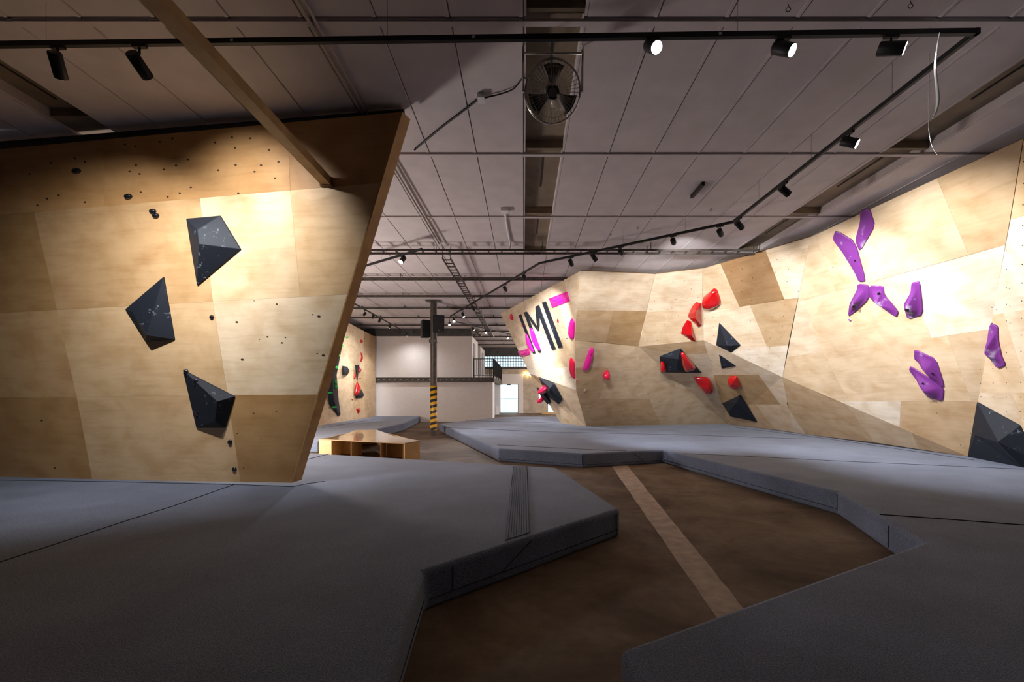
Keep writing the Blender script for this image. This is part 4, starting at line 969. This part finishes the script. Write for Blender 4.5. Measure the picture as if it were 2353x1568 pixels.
# ------------------------------------------------------------------ ceiling fans
def fan(c, R, aim, label):
    o = tag(empty('ceiling_fan', c), label, 'fan', 'caged ceiling fans')
    z = V(aim).normalized(); u, v = basis(z); c = V(c)
    def pt(r, a, d): return c + u * r * math.cos(a) + v * r * math.sin(a) + z * d
    bm = bmesh.new(); n = 40
    tube(bm, [pt(R, 2*math.pi*k/n, 0) for k in range(n)], .009, 6, True); tube(bm, [pt(R * .97, 2*math.pi*k/n, .05) for k in range(n)], .005, 6, True)
    link('cage_rim', bm, M['chrome'], o, origin=c)
    bm = bmesh.new()
    for k in range(44):
        a = 2 * math.pi * k / 44
        tube(bm, [pt(R * .22, a, .10), pt(R * .62, a, .095), pt(R * .97, a, .05)], .0016, 4); tube(bm, [pt(R * .22, a, -.10), pt(R * .7, a, -.09), pt(R, a, -.02)], .0016, 4)
    for q in (.22, .5, .78): tube(bm, [pt(R * q, 2*math.pi*k/n, .10 if q < .7 else .085) for k in range(n)], .002, 4, True)
    link('cage', bm, M['chrome'], o, origin=c)
    bm = bmesh.new(); tube(bm, [pt(0, 0, .085), pt(0, 0, .115)], R * .15, 20); link('badge', bm, M['galv'], o, origin=c)
    bm = bmesh.new(); tube(bm, [pt(0, 0, -.20), pt(0, 0, -.03)], R * .24, 20); link('motor', bm, M['black'], o, origin=c)
    for k in range(3):
        bm = bmesh.new(); a0 = 2 * math.pi * k / 3 + .5; g = []
        for i in range(5):
            r = R * (.16 + .72 * i / 4); hw = .32 + .12 * i / 4
            g.append([bm.verts.new(pt(r, a0 - hw + 2 * hw * j / 4, -.03 + .06 * j / 4)) for j in range(5)])
        for i in range(4):
            for j in range(4): bm.faces.new((g[i][j], g[i+1][j], g[i+1][j+1], g[i][j+1])).smooth = True
        bl = link('blade', bm, M['steel'], o, origin=c); sm = bl.modifiers.new('s', 'SOLIDIFY'); sm.thickness = .003
    bm = bmesh.new(); yb = c.y - .02
    pl, pr = c + u * (R + .02), c - u * (R + .02)
    for p in (pl, pr): tube(bm, [p, V((p.x, p.y - .02, (p.z + CEIL) / 2)), V((p.x, p.y - .05, CEIL))], .011, 8)
    tube(bm, [V((pl.x, pl.y - .03, CEIL - .06)), V((pr.x, pr.y - .03, CEIL - .06))], .011, 8)
    link('bracket', bm, M['chrome'], o, origin=c)
    link('control_box', bm_box(c + V((-.06, -.02, -.03)) - z * .18 - v * (R * .02), c + V((.06, .06, .05)) - z * .18), M['black'], o, origin=c)
fc_ = P(1270, 212, 4.55); fan(fc_, 0.275, (0.0, -0.80, -0.55), 'large caged wall-type fan hung under the central ceiling trough')
fc_ = P(1096, 767, 23.8); fan(fc_, 0.27, (0.0, -0.9, -0.3), 'small distant caged fan above the white block corner')

# ------------------------------------------------------------------ track lighting
ZT = 4.70
def track_pt(px, py): p = Pz(px, py, ZT); return V((p.x, p.y, ZT))
T1 = [V((-6.2, 4.03, ZT)), V((3.84, 3.86, ZT)), track_pt(1685,510), track_pt(1240,605), track_pt(1035,727)]
T2 = [track_pt(1045,739), track_pt(1218,779)]
T3 = [track_pt(800,622.5), track_pt(968,573)]
T4 = [track_pt(760,668), track_pt(940,768)]
def track(pts, label, wires):
    o = tag(empty('track_rail', (pts[0] + pts[-1]) / 2), label, 'lighting track', 'black lighting tracks')
    for a, b in zip(pts, pts[1:]):
        bm = bmesh.new(); d = (b - a).normalized(); obox(bm, a - d * .02, b + d * .02, .036, .045); link('rail_section', bm, M['black'], o, origin=(a + b) / 2)
        for t in wires:
            p = a.lerp(b, t); w = bmesh.new(); tube(w, [p, V((p.x, p.y, CEIL - .001))], .0022, 5); link('suspension_wire', w, M['galv'], o, origin=p)
    return o
t1 = track(T1, 'long black lighting track bent around the room from the left wall to the column', (0.2, 0.5, 0.8))
track(T2, 'far black lighting track leading from the column to the prow', (0.1, 0.9))
track(T3, 'short black lighting track end showing right of the left wall edge', (0.5, 0.95))
track(T4, 'far black lighting track in front of the distant left climbing wall', (0.3, 0.7))
for px in (520, 1087, 1655):
    X = (px - CX) * 3.88 / F; Yt = 4.03 + (3.86 - 4.03) * (X + 6.2) / 10.04
    link('sticker', bm_box((X - .012, Yt - .0195, ZT - .008), (X + .012, Yt - .0175, ZT + .014)), M['plastic'], t1)
def on_track(pts, px, py):
    s = (px - CX) / F; best = None
    for a, b in zip(pts, pts[1:]):
        den = (b.x - a.x) - s * (b.y - a.y)
        if abs(den) < 1e-9: continue
        t = (s * a.y - a.x) / den
        if -0.05 <= t <= 1.06:
            q = a.lerp(b, t); e = abs(CY - (ZT - .13 - CZ) * F / q.y - py)
            if best is None or e < best[0]: best = (e, q, (b - a).normalized())
    if best: return best[1], best[2]
    return pts[-1].copy(), (pts[-1] - pts[-2]).normalized()
WHITE, COOL = (0.95, 0.965, 1.0), (0.88, 0.94, 1.0)
SPOTS = []
def spot(pts, px, py, aim, label, energy=0, size=48, lens='off', near=None, col=WHITE, blend=0.7, R=0.05, L=0.17, pos=None, adj=0.0):
    p, d = on_track(pts, px, py) if pos is None else (V(pos), (pts[1] - pts[0]).normalized())
    zc = CZ - (py - CY) * p.y / F if py else ZT - .16
    zc = min(max(zc, ZT - .30), ZT - .085); c = V((p.x, p.y, zc))
    ax = (V(aim) - c).normalized()
    o = tag(empty('spotlight', p), label, 'spotlight', 'black track spotlights')
    bm = bmesh.new(); obox(bm, p - d * .06 + V((0,0,-.032)), p + d * .06 + V((0,0,-.032)), .032, .022); link('adapter', bm, M['black'], o, origin=p)
    bk = c - ax * L * .25
    bm = bmesh.new(); tube(bm, [p + V((0,0,-.04)), V((p.x, p.y, (p.z + bk.z) / 2)), bk], .011, 8); link('arm', bm, M['black'], o, origin=p)
    bm = bmesh.new(); tube(bm, [c - ax * L / 2, c - ax * (L / 2 - .006), c + ax * (L / 2 - .004), c + ax * L / 2], [R * .9, R, R, R * .97], 20)
    link('lamp_head', bm, M['black'], o, origin=c)
    bm = bmesh.new(); tube(bm, [c + ax * (L / 2 - .004), c + ax * (L / 2 + .002)], R * .86, 20)
    link('lens', bm, M['lens_on'] if lens == 'on' else M['lens_dim'], o, origin=c + ax * L / 2)
    if energy:
        ld = bpy.data.lights.new('spot_lamp', 'SPOT'); ld.energy = energy; ld.spot_size = math.radians(size); ld.spot_blend = blend; ld.shadow_soft_size = .04; ld.color = col
        lo = bpy.data.objects.new('spot_lamp', ld); COL.objects.link(lo); lo.parent = o
        lo.location = c + ax * (L / 2 + .01) - p; lo.rotation_euler = ax.to_track_quat('-Z', 'Y').to_euler()
    return o
K = 1.4
spot(T1, 133, 150, LW.on(330, 860), 'dark spotlight farthest left on the front track', 470*K, 104, L=.2, blend=1)
spot(T1, 321, 150, LW.on(600, 560), 'dark spotlight on the front track, second from the left', 250*K, 88, L=.2, blend=1)
spot(T1, 1500, 104, (2.3, -0.6, 0.4), 'glaring spotlight right of the fan on the front track', 25*K, 50, 'on', R=.055)
spot(T1, 1800, 112, (5.6, 0.6, 1.2), 'glaring spotlight in the middle of the right half of the front track', 40*K, 50, 'on', R=.055)
spot(T1, 2048, 112, (8.0, 0.9, 2.5), 'spotlight nearest the corner of the front track, lens seen edge on', 120*K, 60, 'on', R=.055, L=.19)
spot(T1, 1952, 327, (7.2, 2.9, 2.2), 'bright spotlight just past the track corner, near the white cord', 200*K, 60, 'on', R=.055)
spot(T1, 1803, 439, H.on(2290, 860), 'dark spotlight halfway down the right side track', 880*K, 92)
spot(T1, 1699, 518, G.on(2010, 860), 'dark spotlight right at the second bend of the track', 880*K, 84)
spot(T1, 1655, 535, Ft.on(1740, 720), 'dark spotlight just left of the second bend of the track', 420*K, 56)
spot(T1, 1547, 555, D.on(1590, 700), 'dark spotlight at the middle of the slanting track over the crossing ladder', 420*K, 58)
spot(T1, 1427, 579, D.on(1520, 720), 'dark spotlight above the flat facet, third left of the second bend', 300*K, 56)
spot(T1, 1365, 592, mt(1640, 1005), 'dark spotlight pointing straight down over the prow corner', 1000*K, 80)
spot(T1, 1312, 604, C2.on(1410, 850), 'dark spotlight above the prow top edge', 420*K, 72)
spot(T1, 1205, 638, A.on(1270, 760), 'dark spotlight just left of the third bend, aimed at the letters', 900*K, 44)
spot(T1, 1161, 664, A.on(1245, 800), 'dark spotlight left of the prow, second left of the third bend', 900*K, 44)
spot(T1, 1087, 709, A.on(1262, 850), 'dark spotlight in front of the lengthwise cable ladder', 700*K, 48)
spot(T1, 1064, 724, (-0.5, 15.5, 0.3), 'half-lit spotlight near the far end of the long track', 260*K, 60)
spot(T1, 1043, 737, (-1.5, 12.0, 0.3), 'glaring spotlight at the far end of the long track, right of two', 260*K, 60, 'on', col=COOL)
spot(T1, 1033, 745, (-2.2, 12.5, 0.3), 'glaring spotlight at the far end of the long track, left of two', 260*K, 60, 'on', col=COOL)
spot(T2, 1087, 756, (0.5, 20.5, 2.2), 'dark spotlight on the track beside the small fan', 200*K, 60)
spot(T2, 1116, 763, (-0.5, 17.0, 0.3), 'glaring spotlight beside the end of the lengthwise ladder', 260*K, 60, 'on', col=COOL)
spot(T2, 1166, 776, (0.8, 19.0, 0.3), 'lit spotlight peeking left of the prow edge', 260*K, 60, 'on')
spot(T3, 925, 597, (-4.5, 6.9, 0.2), 'glaring spotlight on the short track end beside the left wall edge', 200*K, 60, 'on', R=.055)
spot(T4, 838, 722, FL.on(775, 800), 'lit spotlight nearest on the far left track', 330*K, 56, 'on')
spot(T4, 857, 728, FL.on(800, 850), 'dark spotlight second on the far left track', 330*K, 56)
spot(T4, 872, 737, FL.on(825, 860), 'dark spotlight third on the far left track', 200*K, 56)
spot(T4, 896, 750, FL.on(800, 920), 'lit spotlight fourth on the far left track', 260*K, 60, 'on')
spot(T4, 921, 762, FL.on(845, 880), 'dim spotlight fifth on the far left track', 150*K, 56)
spot(T4, 934, 769, (-5.6, Y0, -1.5), 'dark spotlight last on the far left track', 130*K, 150, blend=1)
# spotlights of the same front track outside the frame to the left are not needed

# white cords hanging by the track corner
def cord(pts, r, label):
    bm = bmesh.new(); tube(bm, pts, r, 6); o = link('hanging_cord', bm, M['plastic'], origin=pts[0]); tag(o, label, 'cord', 'white hanging cords')
cord(smooth_pts([V((3.51, 3.84, ZT - .02)), P(2149,150,3.8), P(2155,220,3.75), P(2152,252,3.7), P(2142,274,3.66)]), [0.003 + 0.009 * math.sin(math.pi * k / 24) for k in range(25)], 'thick white cord dangling from the track corner')
cord(smooth_pts([V(((2136-CX)*4.6/F, 4.6, CEIL)), P(2134,235,4.7), P(2135,300,4.75), P(2142,335,4.8), P(2154,356,4.85)]), 0.0035, 'thin white cord dangling from the ceiling behind the thick one')

# ------------------------------------------------------------------ added soft fill lights without fixtures, hidden behind the climbing walls
def add_fill(p, e, r=0.5, col=(1.0, 0.92, 0.88)):
    ld = bpy.data.lights.new('fill_light', 'POINT'); ld.energy = e; ld.shadow_soft_size = r; ld.color = col
    lo = bpy.data.objects.new('fill_light', ld); COL.objects.link(lo); lo.location = p
add_fill((-7.2, 10.6, 1.3), 1000)
add_fill((7.0, 27.0, 2.6), 1900)
# ------------------------------------------------------------------ world (daylight outside the far openings)
w = bpy.data.worlds.new('daylight'); S.world = w; w.use_nodes = True
bg = w.node_tree.nodes['Background']; bg.inputs['Color'].default_value = (0.86, 0.95, 1.0, 1); bg.inputs['Strength'].default_value = 3.0
S.view_settings.exposure = 0.0
